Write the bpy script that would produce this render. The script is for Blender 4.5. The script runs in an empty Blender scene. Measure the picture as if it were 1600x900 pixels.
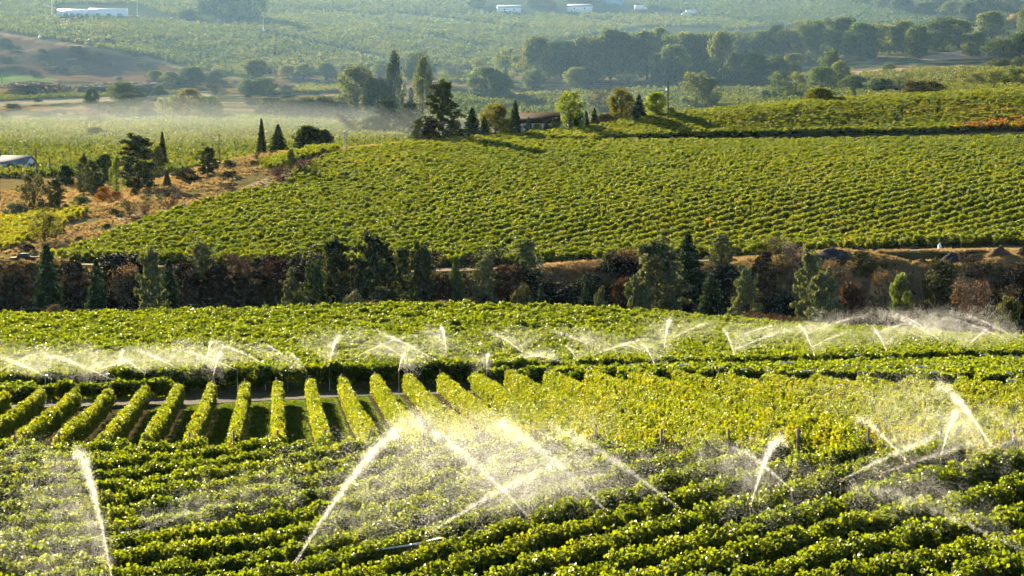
import bpy, math, random
import numpy as np
from mathutils import Vector, Matrix

SC = bpy.context.scene
COL = SC.collection
rad = math.radians

# ------------------------------------------------------------------ camera
FPX = 3200.0                      # focal length in pixels of the 1600 px wide photograph
PITCH = rad(6.2)
cam_data = bpy.data.cameras.new("camera")
cam_data.sensor_width = 36.0
cam_data.lens = 36.0 * FPX / 1600.0
cam_data.clip_start = 0.5
cam_data.clip_end = 6000.0
cam = bpy.data.objects.new("camera", cam_data)
COL.objects.link(cam)
cam.location = (0, 0, 0)
cam.rotation_euler = (rad(90) - PITCH, 0, 0)
SC.camera = cam

# ------------------------------------------------------------------ sky, sun, exposure
SUN_EL, SUN_AZ = 17.0, -28.0       # azimuth measured from +Y (view direction) towards +X
world = bpy.data.worlds.new("World")
SC.world = world
world.use_nodes = True
wn = world.node_tree
bg = wn.nodes["Background"]
sky = wn.nodes.new("ShaderNodeTexSky")
sky.sky_type = 'NISHITA'
sky.sun_disc = False
sky.sun_elevation = rad(SUN_EL)
sky.sun_rotation = rad(SUN_AZ)
sky.altitude = 1500
sky.dust_density = 1.5
wn.links.new(sky.outputs[0], bg.inputs[0])
bg.inputs[1].default_value = 0.05
sl = bpy.data.lights.new("sun", 'SUN')
sl.energy = 5.0
sl.angle = rad(0.5)
sl.color = (1.0, 0.84, 0.55)
sun = bpy.data.objects.new("sun", sl)
COL.objects.link(sun)
_sd = Vector((math.sin(rad(SUN_AZ)) * math.cos(rad(SUN_EL)), math.cos(rad(SUN_AZ)) * math.cos(rad(SUN_EL)), math.sin(rad(SUN_EL))))
sun.rotation_euler = _sd.to_track_quat('Z', 'Y').to_euler()
SC.view_settings.view_transform = 'Standard'
SC.view_settings.look = 'None'
SC.view_settings.gamma = 1.0
SC.view_settings.use_curve_mapping = False
SC.view_settings.exposure = 2.35
SC.cycles.max_bounces = 3
SC.cycles.diffuse_bounces = 1
SC.cycles.glossy_bounces = 1
SC.cycles.transmission_bounces = 2
SC.cycles.volume_bounces = 0
SC.cycles.transparent_max_bounces = 8
SC.cycles.use_adaptive_sampling = True
SC.cycles.adaptive_threshold = 0.035
SC.cycles.adaptive_min_samples = 16
SC.cycles.use_denoising = True
SC.cycles.denoiser = 'OPENIMAGEDENOISE'
SC.cycles.denoising_input_passes = 'RGB_ALBEDO_NORMAL'
SC.cycles.denoising_prefilter = 'ACCURATE'
SC.cycles.sample_clamp_indirect = 4.0

RNG = np.random.default_rng(7)
random.seed(7)

# ------------------------------------------------------------------ projection helpers
CP, SP = math.cos(PITCH), math.sin(PITCH)
def zray(d, py):
    """height of the sight line through image row py at distance d"""
    v = (450.0 - np.asarray(py, float)) / FPX
    return d * (-SP + v * CP) / (CP + v * SP)
def ucol(px):
    return (np.asarray(px, float) - 800.0) / FPX / 0.996
def project(x, y, z):
    dep = y * CP - z * SP
    up = y * SP + z * CP
    return 800 + FPX * x / dep, 450 - FPX * up / dep

# ------------------------------------------------------------------ terrain
VINE = 1.9
def C(d, py): return (d, float(zray(d, py)) - VINE)     # row given at the top of the vines
def G(d, py): return (d, float(zray(d, py)))            # row given on bare ground
def Z(d, z): return (d, z)
NEAR = [Z(12, -11.0), Z(42, -15.6)]
FEND = [Z(1800, 58), Z(2200, 70), Z(2700, 76)]
FARL = [G(950, 210), G(1060, 186), G(1090, 174), G(1130, 163), G(1250, 139), G(1330, 119), G(1400, 92), G(1500, 55), G(1650, 25)] + FEND
FARM = [G(950, 215), G(1060, 190), G(1130, 165), G(1200, 146), G(1300, 121), G(1400, 92), G(1500, 60), G(1650, 30)] + FEND
FARR = [G(950, 165), G(1060, 141), G(1150, 116), G(1200, 106), G(1300, 86), G(1400, 65), G(1550, 38)] + FEND
RAV = [Z(268, -50), Z(300, -57), Z(332, -57), Z(358, -53)]
PROF = {
 0: NEAR + [C(77, 900), C(95, 772), C(114, 686), C(135, 640), C(150, 610), C(165, 591), C(190, 552), C(215, 512), C(232, 488), Z(246, -33)] + RAV + [Z(378, -47.5), G(392, 415), G(404, 410), G(415, 408), G(450, 390), G(510, 352), G(560, 330), G(640, 298), G(800, 245)] + FARL,
 200: NEAR + [C(77, 900), C(95, 775), C(114, 686), C(137, 634), C(154, 602), C(165, 584), C(190, 546), C(215, 507), C(230, 484), Z(245, -33)] + RAV + [Z(378, -47.5), G(394, 420), G(405, 415), C(412, 396), C(450, 348), C(475, 325), G(500, 314), G(540, 304), G(580, 302), Z(700, -36.5), G(800, 245)] + FARL,
 400: NEAR + [C(77, 900), C(93, 778), C(111, 686), C(138, 628), C(158, 592), C(165, 580), C(190, 540), C(215, 500), C(228, 479), Z(244, -33)] + RAV + [Z(378, -47.5), G(394, 429), G(405, 424), C(412, 402), C(450, 350), C(500, 303), C(520, 286), G(535, 278), G(560, 256), G(590, 236), Z(640, -31), Z(720, -36), G(800, 246)] + FARL,
 600: NEAR + [C(74, 900), C(89, 782), C(105, 687), C(134, 625), C(158, 584), C(166, 574), C(190, 536), C(215, 494), C(226, 473), Z(242, -32)] + RAV + [Z(378, -47.5), G(394, 430), G(405, 425), C(412, 402), C(470, 335), C(530, 275), C(580, 236), C(600, 224), G(630, 224), Z(700, -31), Z(780, -35)] + FARM,
 800: NEAR + [C(70, 900), C(83, 785), C(98, 688), C(126, 628), C(155, 578), C(168, 570), C(190, 535), C(215, 492), C(226, 472), Z(242, -32)] + RAV + [Z(378, -47.5), G(394, 426), G(405, 420), C(412, 400), C(470, 326), C(540, 259), C(590, 226), C(615, 214), C(640, 207), G(670, 216), Z(780, -32)] + FARM,
 1000: NEAR + [C(66, 900), C(78, 792), C(91, 690), C(116, 625), C(143, 576), C(168, 566), C(190, 540), C(215, 502), C(230, 481), Z(245, -32)] + RAV + [Z(378, -47.5), G(394, 420), G(405, 413), C(413, 394), C(470, 316), C(540, 253), C(600, 219), C(625, 209), C(662, 180), G(685, 186), Z(820, -30)] + FARM,
 1200: NEAR + [C(63, 900), C(74, 800), C(86, 692), C(108, 630), C(136, 582), C(172, 560), C(200, 532), C(222, 511), C(235, 500), Z(250, -33)] + RAV + [Z(378, -47.5), G(394, 411), G(405, 402), C(415, 386), C(480, 300), C(560, 236), C(632, 205), C(672, 160), G(695, 164), Z(830, -27), G(950, 190), G(1060, 165), G(1150, 138), G(1200, 126), G(1300, 104), G(1400, 80), G(1550, 45)] + FEND,
 1400: NEAR + [C(60, 900), C(70, 810), C(82, 695), C(102, 640), C(130, 588), C(172, 555), C(200, 533), C(222, 518), C(235, 512), Z(250, -33)] + RAV + [Z(378, -47.5), G(394, 402), G(406, 391), C(418, 374), C(480, 295), C(560, 233), C(640, 199), C(692, 147), G(712, 152), Z(850, -24)] + FARR,
 1600: NEAR + [C(58, 900), C(68, 820), C(80, 695), C(98, 642), C(125, 590), C(172, 550), C(200, 536), C(222, 526), C(236, 522), Z(251, -33)] + RAV + [Z(378, -47.5), G(394, 402), G(406, 391), C(420, 368), C(480, 290), C(560, 231), C(640, 195), C(702, 137), G(724, 143), Z(860, -22)] + FARR,
 2200: NEAR + [C(57, 900), C(66, 830), C(77, 700), C(94, 645), C(120, 596), C(172, 552), C(200, 540), C(222, 531), C(236, 528), Z(251, -33)] + RAV + [Z(378, -47.5), G(394, 402), G(406, 391), C(420, 362), C(480, 280), C(560, 220), C(640, 182), C(706, 120), G(730, 130), Z(860, -20)] + FARR,
}
PROF[-600] = PROF[0]
def pchip(xs, ys, xq):
    xs, ys = np.array(xs), np.array(ys)
    h = np.diff(xs); s = np.diff(ys) / h
    m = np.zeros_like(ys)
    for i in range(1, len(xs) - 1):
        if s[i-1] * s[i] > 0:
            w1, w2 = 2*h[i] + h[i-1], h[i] + 2*h[i-1]
            m[i] = (w1 + w2) / (w1 / s[i-1] + w2 / s[i])
    m[0], m[-1] = s[0], s[-1]
    i = np.clip(np.searchsorted(xs, xq) - 1, 0, len(xs) - 2)
    t = np.clip((xq - xs[i]) / h[i], 0, 1)
    return ((1+2*t)*(1-t)**2*ys[i] + t*(1-t)**2*h[i]*m[i] + t*t*(3-2*t)*ys[i+1] + t*t*(t-1)*h[i]*m[i+1])
DG = np.concatenate([np.arange(12, 48, 6.0), np.arange(48, 260, 1.0), np.arange(260, 720, 2.0), np.arange(720, 1400, 5.0), np.arange(1400, 2701, 12.0)])
PXG = np.arange(-600, 2201, 10.0)
_cols = sorted(PROF)
_zc = np.array([pchip([p[0] for p in PROF[c]], [p[1] for p in PROF[c]], DG) for c in _cols])
ZT = np.array([np.interp(PXG, _cols, _zc[:, j]) for j in range(len(DG))]).T     # [px, d]
_k = np.exp(-0.5 * (np.arange(-14, 15) / 6.0) ** 2); _k /= _k.sum()
_pad = np.pad(ZT, ((14, 14), (0, 0)), mode='edge')
ZT = sum(_k[i] * _pad[i:i + len(PXG)] for i in range(29))
def vnoise(x, y, seed=0):
    """smooth value noise on arrays"""
    x = np.asarray(x, float); y = np.asarray(y, float)
    xi = np.floor(x).astype(int); yi = np.floor(y).astype(int)
    fx = x - xi; fy = y - yi
    fx = fx*fx*(3-2*fx); fy = fy*fy*(3-2*fy)
    def h(a, b):
        n = (a * 374761393 + b * 668265263 + seed * 982451653) & 0x7fffffff
        n = ((n ^ (n >> 13)) * 1274126177) & 0x7fffffff
        return ((n ^ (n >> 16)) & 0xffff) / 65535.0
    return (h(xi, yi)*(1-fx) + h(xi+1, yi)*fx)*(1-fy) + (h(xi, yi+1)*(1-fx) + h(xi+1, yi+1)*fx)*fy
def fbm(x, y, seed=0, o=3):
    return sum(vnoise(np.asarray(x)*2**i, np.asarray(y)*2**i, seed+i) / 2**i for i in range(o)) / sum(1/2**i for i in range(o))
# roughness of the open slopes, none under the vines
_U = ucol(PXG)[:, None]; _X = _U * DG[None, :]; _Y = np.broadcast_to(DG[None, :], _X.shape)
_amp = np.where((_Y > 240) & (_Y < 400), 2.2, 0) + np.where(_Y > 1100, 1.2, 0.0)
ZT = ZT + _amp * (fbm(_X / 16, _Y / 16, 5) - 0.5) * 2 * np.clip(np.minimum((_Y - 238) / 20, 1), 0, 1)
# the gravel bluff on the valley side at the upper left, and the terraces below it
_PX = np.broadcast_to(PXG[:, None], _X.shape)
def gauss(v, c, w): return np.exp(-((v - c) / w) ** 2)
ZT = ZT + 9.0 * gauss(_PX, 130, 95) * gauss(_Y, 1400, 26) + 4.0 * gauss(_PX, 20, 45) * gauss(_Y, 1352, 14)
for _dd, _s in ((1085, 1.7), (1118, 1.6), (1165, 1.6), (1215, 1.5), (1290, 2.0)):
    ZT = ZT + np.clip(1 - np.abs(_PX - 350) / 900, 0, 1) * _s * (1 / (1 + np.exp(-(_Y - _dd - 6 * np.sin(_PX / 90.0)) / 2.0)) - np.clip((_Y - _dd + 40) / 80, 0, 1))
def ground(x, y):
    x = np.asarray(x, float); y = np.asarray(y, float)
    px = 800 + x / np.maximum(y, 1.0) * FPX * 0.996
    i = np.clip((px - PXG[0]) / 10.0, 0, len(PXG) - 1.001); i0 = i.astype(int); fi = i - i0
    j = np.clip(np.interp(y, DG, np.arange(len(DG))), 0, len(DG) - 1.001); j0 = j.astype(int); fj = j - j0
    return (ZT[i0, j0]*(1-fi) + ZT[i0+1, j0]*fi)*(1-fj) + (ZT[i0, j0+1]*(1-fi) + ZT[i0+1, j0+1]*fi)*fj
def gz(x, y): return float(ground(np.array([x]), np.array([y]))[0])
def hit(px, py, dmin=60.0, dmax=2600.0):
    """world point where the sight line through a pixel meets the ground beyond dmin"""
    d = np.arange(dmin, dmax, 0.5 if dmin < 700 else 1.5)
    x = ucol(px) * d
    g = ground(x, d)
    qx, qy = project(x, d, g)
    k = np.argmax(qy <= py) if np.any(qy <= py) else len(d) - 1
    return Vector((float(x[k]), float(d[k]), float(g[k])))
def at(px, d, lift=0.0):
    x = float(ucol(px) * d)
    return Vector((x, d, gz(x, d) + lift))
def inpoly(px, py, poly):
    px = np.asarray(px, float); py = np.asarray(py, float)
    c = np.zeros(px.shape, bool)
    n = len(poly)
    for i in range(n):
        x1, y1 = poly[i]; x2, y2 = poly[(i + 1) % n]
        if y1 == y2: continue
        c ^= ((y1 > py) != (y2 > py)) & (px < (x2 - x1) * (py - y1) / (y2 - y1) + x1)
    return c

# ------------------------------------------------------------------ mesh and object helpers
def mesh_np(name, verts, faces, mat=None, smooth=False):
    """faces: list of arrays, each (n,k)"""
    me = bpy.data.meshes.new(name)
    verts = np.asarray(verts, np.float32)
    if isinstance(faces, np.ndarray): faces = [faces]
    faces = [np.asarray(f, np.int32) for f in faces if len(f)]
    me.vertices.add(len(verts)); me.vertices.foreach_set("co", verts.ravel())
    if faces:
        tot = np.concatenate([np.full(len(f), f.shape[1], np.int32) for f in faces])
        idx = np.concatenate([f.ravel() for f in faces])
        me.loops.add(len(idx)); me.loops.foreach_set("vertex_index", idx)
        me.polygons.add(len(tot))
        me.polygons.foreach_set("loop_start", np.concatenate([[0], np.cumsum(tot)[:-1]]).astype(np.int32))
        me.polygons.foreach_set("loop_total", tot)
        if smooth: me.polygons.foreach_set("use_smooth", np.ones(len(tot), bool))
    me.update(calc_edges=True)
    if mat: me.materials.append(mat)
    return me
def add(name, data, parent=None, loc=(0, 0, 0), rz=0.0, **props):
    o = bpy.data.objects.new(name, data)
    COL.objects.link(o)
    o.location = loc
    o.rotation_euler = (0, 0, rz)
    if parent: o.parent = parent
    for k, v in props.items(): o[k] = v
    return o
class MB:
    """collects boxes, tubes and prisms into one mesh"""
    def __init__(s): s.v = []; s.f = {}; s.n = 0
    def put(s, v, f):
        s.v.append(np.asarray(v, float))
        for a in f: s.f.setdefault(len(a), []).append([i + s.n for i in a])
        s.n += len(v)
    def box(s, c, size, rz=0.0, top=1.0, topy=None):
        hx, hy, hz = size[0]/2, size[1]/2, size[2]/2
        ty = top if topy is None else topy
        v = [(-hx,-hy,-hz),(hx,-hy,-hz),(hx,hy,-hz),(-hx,hy,-hz),(-hx*top,-hy*ty,hz),(hx*top,-hy*ty,hz),(hx*top,hy*ty,hz),(-hx*top,hy*ty,hz)]
        ca, sa = math.cos(rz), math.sin(rz)
        v = [(c[0]+ca*a-sa*b, c[1]+sa*a+ca*b, c[2]+d) for a, b, d in v]
        s.put(v, [(0,3,2,1),(4,5,6,7),(0,1,5,4),(1,2,6,5),(2,3,7,6),(3,0,4,7)]); return s
    def tube(s, pts, radii, n=8, cap=True):
        pts = [Vector(p) for p in pts]
        if not hasattr(radii, '__len__'): radii = [radii]*len(pts)
        vs = []; fs = []
        for i, p in enumerate(pts):
            t = (pts[min(i+1, len(pts)-1)] - pts[max(i-1, 0)]).normalized()
            a = t.cross(Vector((0, 0, 1)) if abs(t.z) < 0.9 else Vector((1, 0, 0))).normalized(); b = t.cross(a)
            for k in range(n):
                q = 2*math.pi*k/n
                vs.append(tuple(p + (a*math.cos(q) + b*math.sin(q))*radii[i]))
        for i in range(len(pts)-1):
            for k in range(n):
                fs.append((i*n+k, i*n+(k+1) % n, (i+1)*n+(k+1) % n, (i+1)*n+k))
        if cap:
            fs.append(tuple(range(n))); fs.append(tuple((len(pts)-1)*n+k for k in reversed(range(n))))
        s.put(vs, fs); return s
    def prism(s, poly, y0, y1):
        """polygon in xz swept along y"""
        n = len(poly)
        v = [(a, y0, b) for a, b in poly] + [(a, y1, b) for a, b in poly]
        s.put(v, [tuple(range(n)), tuple(reversed(range(n, 2*n)))] + [(i, i+n, (i+1) % n+n, (i+1) % n) for i in range(n)]); return s
    def mesh(s, name, mat, smooth=False):
        return mesh_np(name, np.concatenate(s.v), [np.array(x) for x in s.f.values()], mat, smooth)

# ------------------------------------------------------------------ materials
def new_mat(name):
    m = bpy.data.materials.new(name); m.use_nodes = True
    nt = m.node_tree; nt.nodes.clear()
    return m, nt
def N(nt, t, **kw):
    n = nt.nodes.new(t)
    for k, v in kw.items():
        if k.startswith('_'): n.inputs[int(k[1:])].default_value = v
        else: setattr(n, k, v)
    return n
def mixrgb(nt, a, b, fac, mode='MIX'):
    n = N(nt, 'ShaderNodeMix', data_type='RGBA', blend_type=mode)
    for sock, v in ((n.inputs[0], fac), (n.inputs[6], a), (n.inputs[7], b)):
        if isinstance(v, bpy.types.NodeSocket): nt.links.new(v, sock)
        else: sock.default_value = v if not hasattr(v, '__len__') else (*v, 1.0)[:4]
    return n.outputs[2]
def math_n(nt, op, a, b=None):
    n = N(nt, 'ShaderNodeMath', operation=op)
    for s, v in ((n.inputs[0], a), (n.inputs[1], b)):
        if v is None: continue
        if isinstance(v, bpy.types.NodeSocket): nt.links.new(v, s)
        else: s.default_value = v
    return n.outputs[0]
def noise(nt, scale, detail=3.0, coord='Object', rough=0.55):
    tc = N(nt, 'ShaderNodeTexCoord')
    n = N(nt, 'ShaderNodeTexNoise'); n.inputs['Scale'].default_value = scale; n.inputs['Detail'].default_value = detail; n.inputs['Roughness'].default_value = rough
    nt.links.new(tc.outputs[coord], n.inputs['Vector'])
    return n.outputs[0]
def ramp(nt, fac, stops):
    r = N(nt, 'ShaderNodeValToRGB')
    el = r.color_ramp.elements
    while len(el) < len(stops): el.new(0.5)
    for e, (p, c) in zip(el, stops): e.position = p; e.color = (*c, 1)
    nt.links.new(fac, r.inputs[0])
    return r.outputs[0]
def plain(name, col, rough=0.8, var=0.25, scale=3.0, metal=0.0, bump=0.0):
    m, nt = new_mat(name)
    b = N(nt, 'ShaderNodeBsdfPrincipled'); o = N(nt, 'ShaderNodeOutputMaterial')
    ns = noise(nt, scale)
    c = mixrgb(nt, [x*(1-var) for x in col], [min(1, x*(1+var)) for x in col], ns)
    nt.links.new(c, b.inputs['Base Color'])
    b.inputs['Roughness'].default_value = rough; b.inputs['Metallic'].default_value = metal
    if rough > 0.8: b.inputs['Specular IOR Level'].default_value = 0.05
    if bump:
        bp = N(nt, 'ShaderNodeBump'); bp.inputs['Strength'].default_value = bump
        nt.links.new(ns, bp.inputs['Height']); nt.links.new(bp.outputs[0], b.inputs['Normal'])
    nt.links.new(b.outputs[0], o.inputs[0])
    return m
def leaf_mat(name, stops, trans=0.5, tboost=(1.5, 1.5, 0.6), rough=0.4, spec=0.5):
    """leaves: colour from the instance's tint and the leaf's own value; light passes through"""
    m, nt = new_mat(name)
    a1 = N(nt, 'ShaderNodeAttribute', attribute_type='INSTANCER', attribute_name='tint')
    a2 = N(nt, 'ShaderNodeAttribute', attribute_type='GEOMETRY', attribute_name='lv')
    f = math_n(nt, 'ADD', a1.outputs['Fac'], math_n(nt, 'MULTIPLY', math_n(nt, 'SUBTRACT', a2.outputs['Fac'], 0.5), 0.26))
    c = ramp(nt, f, stops)
    b = N(nt, 'ShaderNodeBsdfPrincipled')
    b.inputs['Roughness'].default_value = rough; b.inputs['Specular IOR Level'].default_value = spec
    nt.links.new(c, b.inputs['Base Color'])
    t = N(nt, 'ShaderNodeBsdfTranslucent')
    nt.links.new(mixrgb(nt, c, tboost, 1.0, 'MULTIPLY'), t.inputs[0])
    mx = N(nt, 'ShaderNodeMixShader'); mx.inputs[0].default_value = trans
    nt.links.new(b.outputs[0], mx.inputs[1]); nt.links.new(t.outputs[0], mx.inputs[2])
    o = N(nt, 'ShaderNodeOutputMaterial'); nt.links.new(mx.outputs[0], o.inputs[0])
    return m
VSTOPS = [(0.0, (0.026, 0.046, 0.006)), (0.3, (0.052, 0.082, 0.008)), (0.6, (0.092, 0.120, 0.010)), (0.8, (0.18, 0.155, 0.012)), (0.9, (0.15, 0.075, 0.015)), (1.0, (0.11, 0.022, 0.010))]
M_VINE = leaf_mat("vine_leaf", VSTOPS, 0.56, (2.8, 2.35, 0.35), 0.44, 0.4)
M_VINEFAR = leaf_mat("vine_leaf_hill", VSTOPS, 0.56, (2.8, 2.35, 0.35), 0.5, 0.35)
FSTOPS = [(0.0, (0.030, 0.048, 0.012)), (0.4, (0.062, 0.080, 0.016)), (0.8, (0.12, 0.118, 0.02)), (1.0, (0.16, 0.13, 0.025))]
M_FIELD = leaf_mat("orchard_leaf", FSTOPS, 0.45, (1.6, 1.6, 0.7), 0.6, 0.2)
M_POST = plain("weathered_post", (0.20, 0.17, 0.14), 0.85, 0.3, 8)
M_BARK = plain("bark", (0.085, 0.06, 0.045), 0.95, 0.4, 6, bump=0.4)

# ------------------------------------------------------------------ ground sheet
def build_ground():
    px = PXG; X = ucol(px)[:, None] * DG[None, :]
    Yd = np.broadcast_to(DG[None, :], X.shape); P = np.broadcast_to(px[:, None], X.shape)
    QX, QY = project(X, Yd, ZT)
    col = np.zeros(X.shape + (3,))
    col[:] = (0.10, 0.085, 0.045)
    n1 = fbm(X / 9, Yd / 9, 11); n2 = fbm(X / 40, Yd / 40, 21); n3 = fbm(X / 3, Yd / 3, 31)
    def put(mask, c, w=1.0):
        m = (np.asarray(mask, float) * w)[..., None]
        col[:] = col * (1 - m) + np.array(c) * m
    put((Yd < 240), (0.085, 0.085, 0.035))
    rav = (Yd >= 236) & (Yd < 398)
    put(rav, (0.032, 0.025, 0.016))  # ravine shade put into the ground colour
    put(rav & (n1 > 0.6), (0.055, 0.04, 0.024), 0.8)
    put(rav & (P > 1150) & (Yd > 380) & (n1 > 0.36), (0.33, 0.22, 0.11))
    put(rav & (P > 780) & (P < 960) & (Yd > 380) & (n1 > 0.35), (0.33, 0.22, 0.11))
    hill = (Yd >= 398) & (Yd < 760)
    put(hill, (0.035, 0.035, 0.014))
    lefthill = hill & (P < 640) & (Yd > 395 + np.interp(P, [60, 130, 250, 350, 440, 500, 560, 640], [12, 35, 72, 103, 126, 175, 195, 205]))
    put(lefthill, (0.17, 0.13, 0.058)); put(lefthill & (n1 > 0.55), (0.13, 0.12, 0.045), 0.8); put(lefthill & (n1 < 0.36), (0.15, 0.095, 0.05), 0.8)
    val = Yd >= 700
    put(val, (0.055, 0.068, 0.03)); put(val & (n2 > 0.6) & (Yd < 1330), (0.10, 0.095, 0.045), 0.7)
    ter = (Yd > 1065) & (Yd < 1330)
    put(ter & (np.mod(Yd - 6*np.sin(P/90.0) + 14*n2, 48) < 14) & (P < 1000), (0.19, 0.125, 0.065), 0.9)
    put((Yd > 1065) & (Yd < 1330) & (n1 > 0.6), (0.30, 0.21, 0.11), 0.6)
    put(inpoly(QX, QY, [(-300, 40), (0, 50), (100, 64), (240, 90), (300, 106), (230, 130), (0, 118), (-300, 110)]) & (Yd > 1250), (0.13, 0.085, 0.045))
    put(inpoly(QX, QY, [(0, 70), (110, 66), (190, 90), (230, 112), (150, 122), (80, 110), (0, 108)]) & (Yd > 1250) & (n3 > 0.42), (0.085, 0.07, 0.06), 0.85)
    put(inpoly(QX, QY, [(-300, 46), (0, 50), (100, 65), (240, 91), (330, 112), (325, 117), (235, 96), (100, 70), (0, 55), (-300, 51)]) & (Yd > 1250), (0.27, 0.195, 0.11))
    put(inpoly(QX, QY, [(-200, 112), (0, 112), (90, 124), (60, 132), (-200, 132)]) & (Yd > 1200), (0.13, 0.19, 0.06))
    put(inpoly(QX, QY, [(-200, 158), (0, 158), (120, 150), (330, 146), (330, 154), (120, 160), (0, 168), (-200, 168)]) & (Yd > 1000), (0.33, 0.31, 0.22), 0.75)  # shiny white mist over the strip, painted into the ground colour
    put(inpoly(QX, QY, [(440, 134), (530, 126), (540, 132), (450, 141)]) & (Yd > 1000), (0.62, 0.58, 0.46), 0.6)
    put(inpoly(QX, QY, [(1335, 112), (1420, 106), (1425, 109), (1338, 116)]) & (Yd > 1000), (0.45, 0.30, 0.2))
    put(inpoly(QX, QY, [(1440, 88), (1520, 76), (1600, 84), (1600, 90), (1440, 94)]) & (Yd > 1000), (0.42, 0.30, 0.2))
    put(inpoly(QX, QY, [(800, 145), (950, 136), (960, 141), (800, 152)]) & (Yd > 1000), (0.45, 0.31, 0.19), 0.9)
    put(inpoly(QX, QY, [(1110, 134), (1190, 137), (1190, 141), (1110, 139)]) & (Yd > 1000), (0.45, 0.31, 0.19), 0.9)
    V = np.stack([X, Yd, ZT], -1).reshape(-1, 3)
    nd = len(DG); i, j = np.meshgrid(np.arange(len(px)-1), np.arange(nd-1), indexing='ij')
    a = (i*nd + j).ravel()
    me = mesh_np("ground", V, np.stack([a, a+nd, a+nd+1, a+1], 1), None, True)
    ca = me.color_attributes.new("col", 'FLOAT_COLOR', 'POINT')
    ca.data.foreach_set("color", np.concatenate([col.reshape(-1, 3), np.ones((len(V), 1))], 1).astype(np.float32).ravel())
    mk = me.attributes.new("mid", 'FLOAT', 'POINT')
    mk.data.foreach_set("value", ((Yd > np.interp(P, [-600, 0, 400, 600, 800, 1000, 1200, 1600, 2200], [113, 113, 110, 104, 97, 90, 85, 79, 76])) & (Yd < np.interp(P, [-600, 0, 400, 600, 800, 1000, 1200, 1600, 2200], [152, 152, 160, 162, 158, 146, 139, 128, 124]))).astype(np.float32).ravel())
    m, nt = new_mat("ground")
    at_ = N(nt, 'ShaderNodeAttribute', attribute_name='col')
    md = N(nt, 'ShaderNodeAttribute', attribute_name='mid')
    tc = N(nt, 'ShaderNodeTexCoord'); sx = N(nt, 'ShaderNodeSeparateXYZ'); nt.links.new(tc.outputs['Object'], sx.inputs[0])
    # grass strips and bare soil under each row of the middle block
    off = math_n(nt, 'ADD', sx.outputs[0], math_n(nt, 'MULTIPLY', sx.outputs[1], 0.1156))
    off = math_n(nt, 'ADD', off, math_n(nt, 'MULTIPLY', math_n(nt, 'SUBTRACT', noise(nt, 0.9), 0.5), 0.5))
    fr = math_n(nt, 'PINGPONG', math_n(nt, 'ADD', off, 1250.0), 1.25)
    strip = ramp(nt, fr, [(0.0, (0.05, 0.042, 0.024)), (0.34, (0.055, 0.05, 0.024)), (0.46, (0.10, 0.14, 0.025)), (1.0, (0.12, 0.16, 0.03))])
    c = mixrgb(nt, at_.outputs['Color'], strip, md.outputs['Fac'])
    nz = noise(nt, 0.7, 6.0, rough=0.7)
    c = mixrgb(nt, c, ramp(nt, nz, [(0.25, (0.55, 0.55, 0.55)), (0.75, (1.35, 1.32, 1.25))]), 1.0, 'MULTIPLY')
    b = N(nt, 'ShaderNodeBsdfPrincipled'); b.inputs['Roughness'].default_value = 1.0; b.inputs['Specular IOR Level'].default_value = 0.0
    nt.links.new(c, b.inputs['Base Color'])
    bp = N(nt, 'ShaderNodeBump'); bp.inputs['Strength'].default_value = 0.7; bp.inputs['Distance'].default_value = 0.3
    nt.links.new(nz, bp.inputs['Height']); nt.links.new(bp.outputs[0], b.inputs['Normal'])
    o = N(nt, 'ShaderNodeOutputMaterial'); nt.links.new(b.outputs[0], o.inputs[0])
    me.materials.append(m)
    return add("ground", me, kind="structure", label="rolling ground of the valley under vineyards, ravine and dry slopes")
build_ground()

# ------------------------------------------------------------------ leaf clumps and the instancing node group
def leaves(centers, size, rng, up=0.3, fold=0.25, outward=None):
    """one folded six-sided leaf per centre: returns verts, quads, value per face"""
    n = len(centers)
    nr = rng.normal(size=(n, 3)); nr[:, 2] += up
    if outward is not None: nr = nr * 0.75 + outward
    nr /= np.linalg.norm(nr, axis=1)[:, None]
    t = rng.normal(size=(n, 3)); t[:, 2] -= 0.5
    t -= (t * nr).sum(1)[:, None] * nr; t /= np.linalg.norm(t, axis=1)[:, None] + 1e-9
    b = np.cross(nr, t)
    s = (size * rng.uniform(0.7, 1.3, n))[:, None]
    A = centers - t*s*0.45; D = centers + t*s*0.55
    L1 = centers - t*s*0.25 + b*s*0.5 + nr*s*fold; L2 = centers + t*s*0.25 + b*s*0.42 + nr*s*fold
    R1 = centers - t*s*0.25 - b*s*0.5 + nr*s*fold; R2 = centers + t*s*0.25 - b*s*0.42 + nr*s*fold
    V = np.stack([A, L1, L2, D, R2, R1], 1).reshape(-1, 3)
    k = np.arange(n)[:, None] * 6
    F = np.concatenate([k + np.array([[0, 3, 2, 1]]), k + np.array([[0, 5, 4, 3]])], 1).reshape(-1, 4)
    lv = np.repeat(rng.uniform(0, 1, n), 2)
    return V, F, lv
def leaf_mesh(name, V, F, lv, mat):
    me = mesh_np(name, V, F, mat)
    a = me.attributes.new("lv", 'FLOAT', 'FACE'); a.data.foreach_set("value", lv.astype(np.float32))
    return me
def clump(name, n, R, size, mat, seed, squash=(1, 1, 1)):
    r = np.random.default_rng(seed)
    c = r.normal(size=(n, 3)); c /= np.linalg.norm(c, axis=1)[:, None]
    c = c * (R * r.uniform(0.25, 1.0, n) ** 0.6)[:, None] * np.array(squash)
    V, F, lv = leaves(c, size, r, outward=c / R * 0.8)
    return bpy.data.objects.new(name, leaf_mesh(name, V, F, lv, mat))
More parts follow.
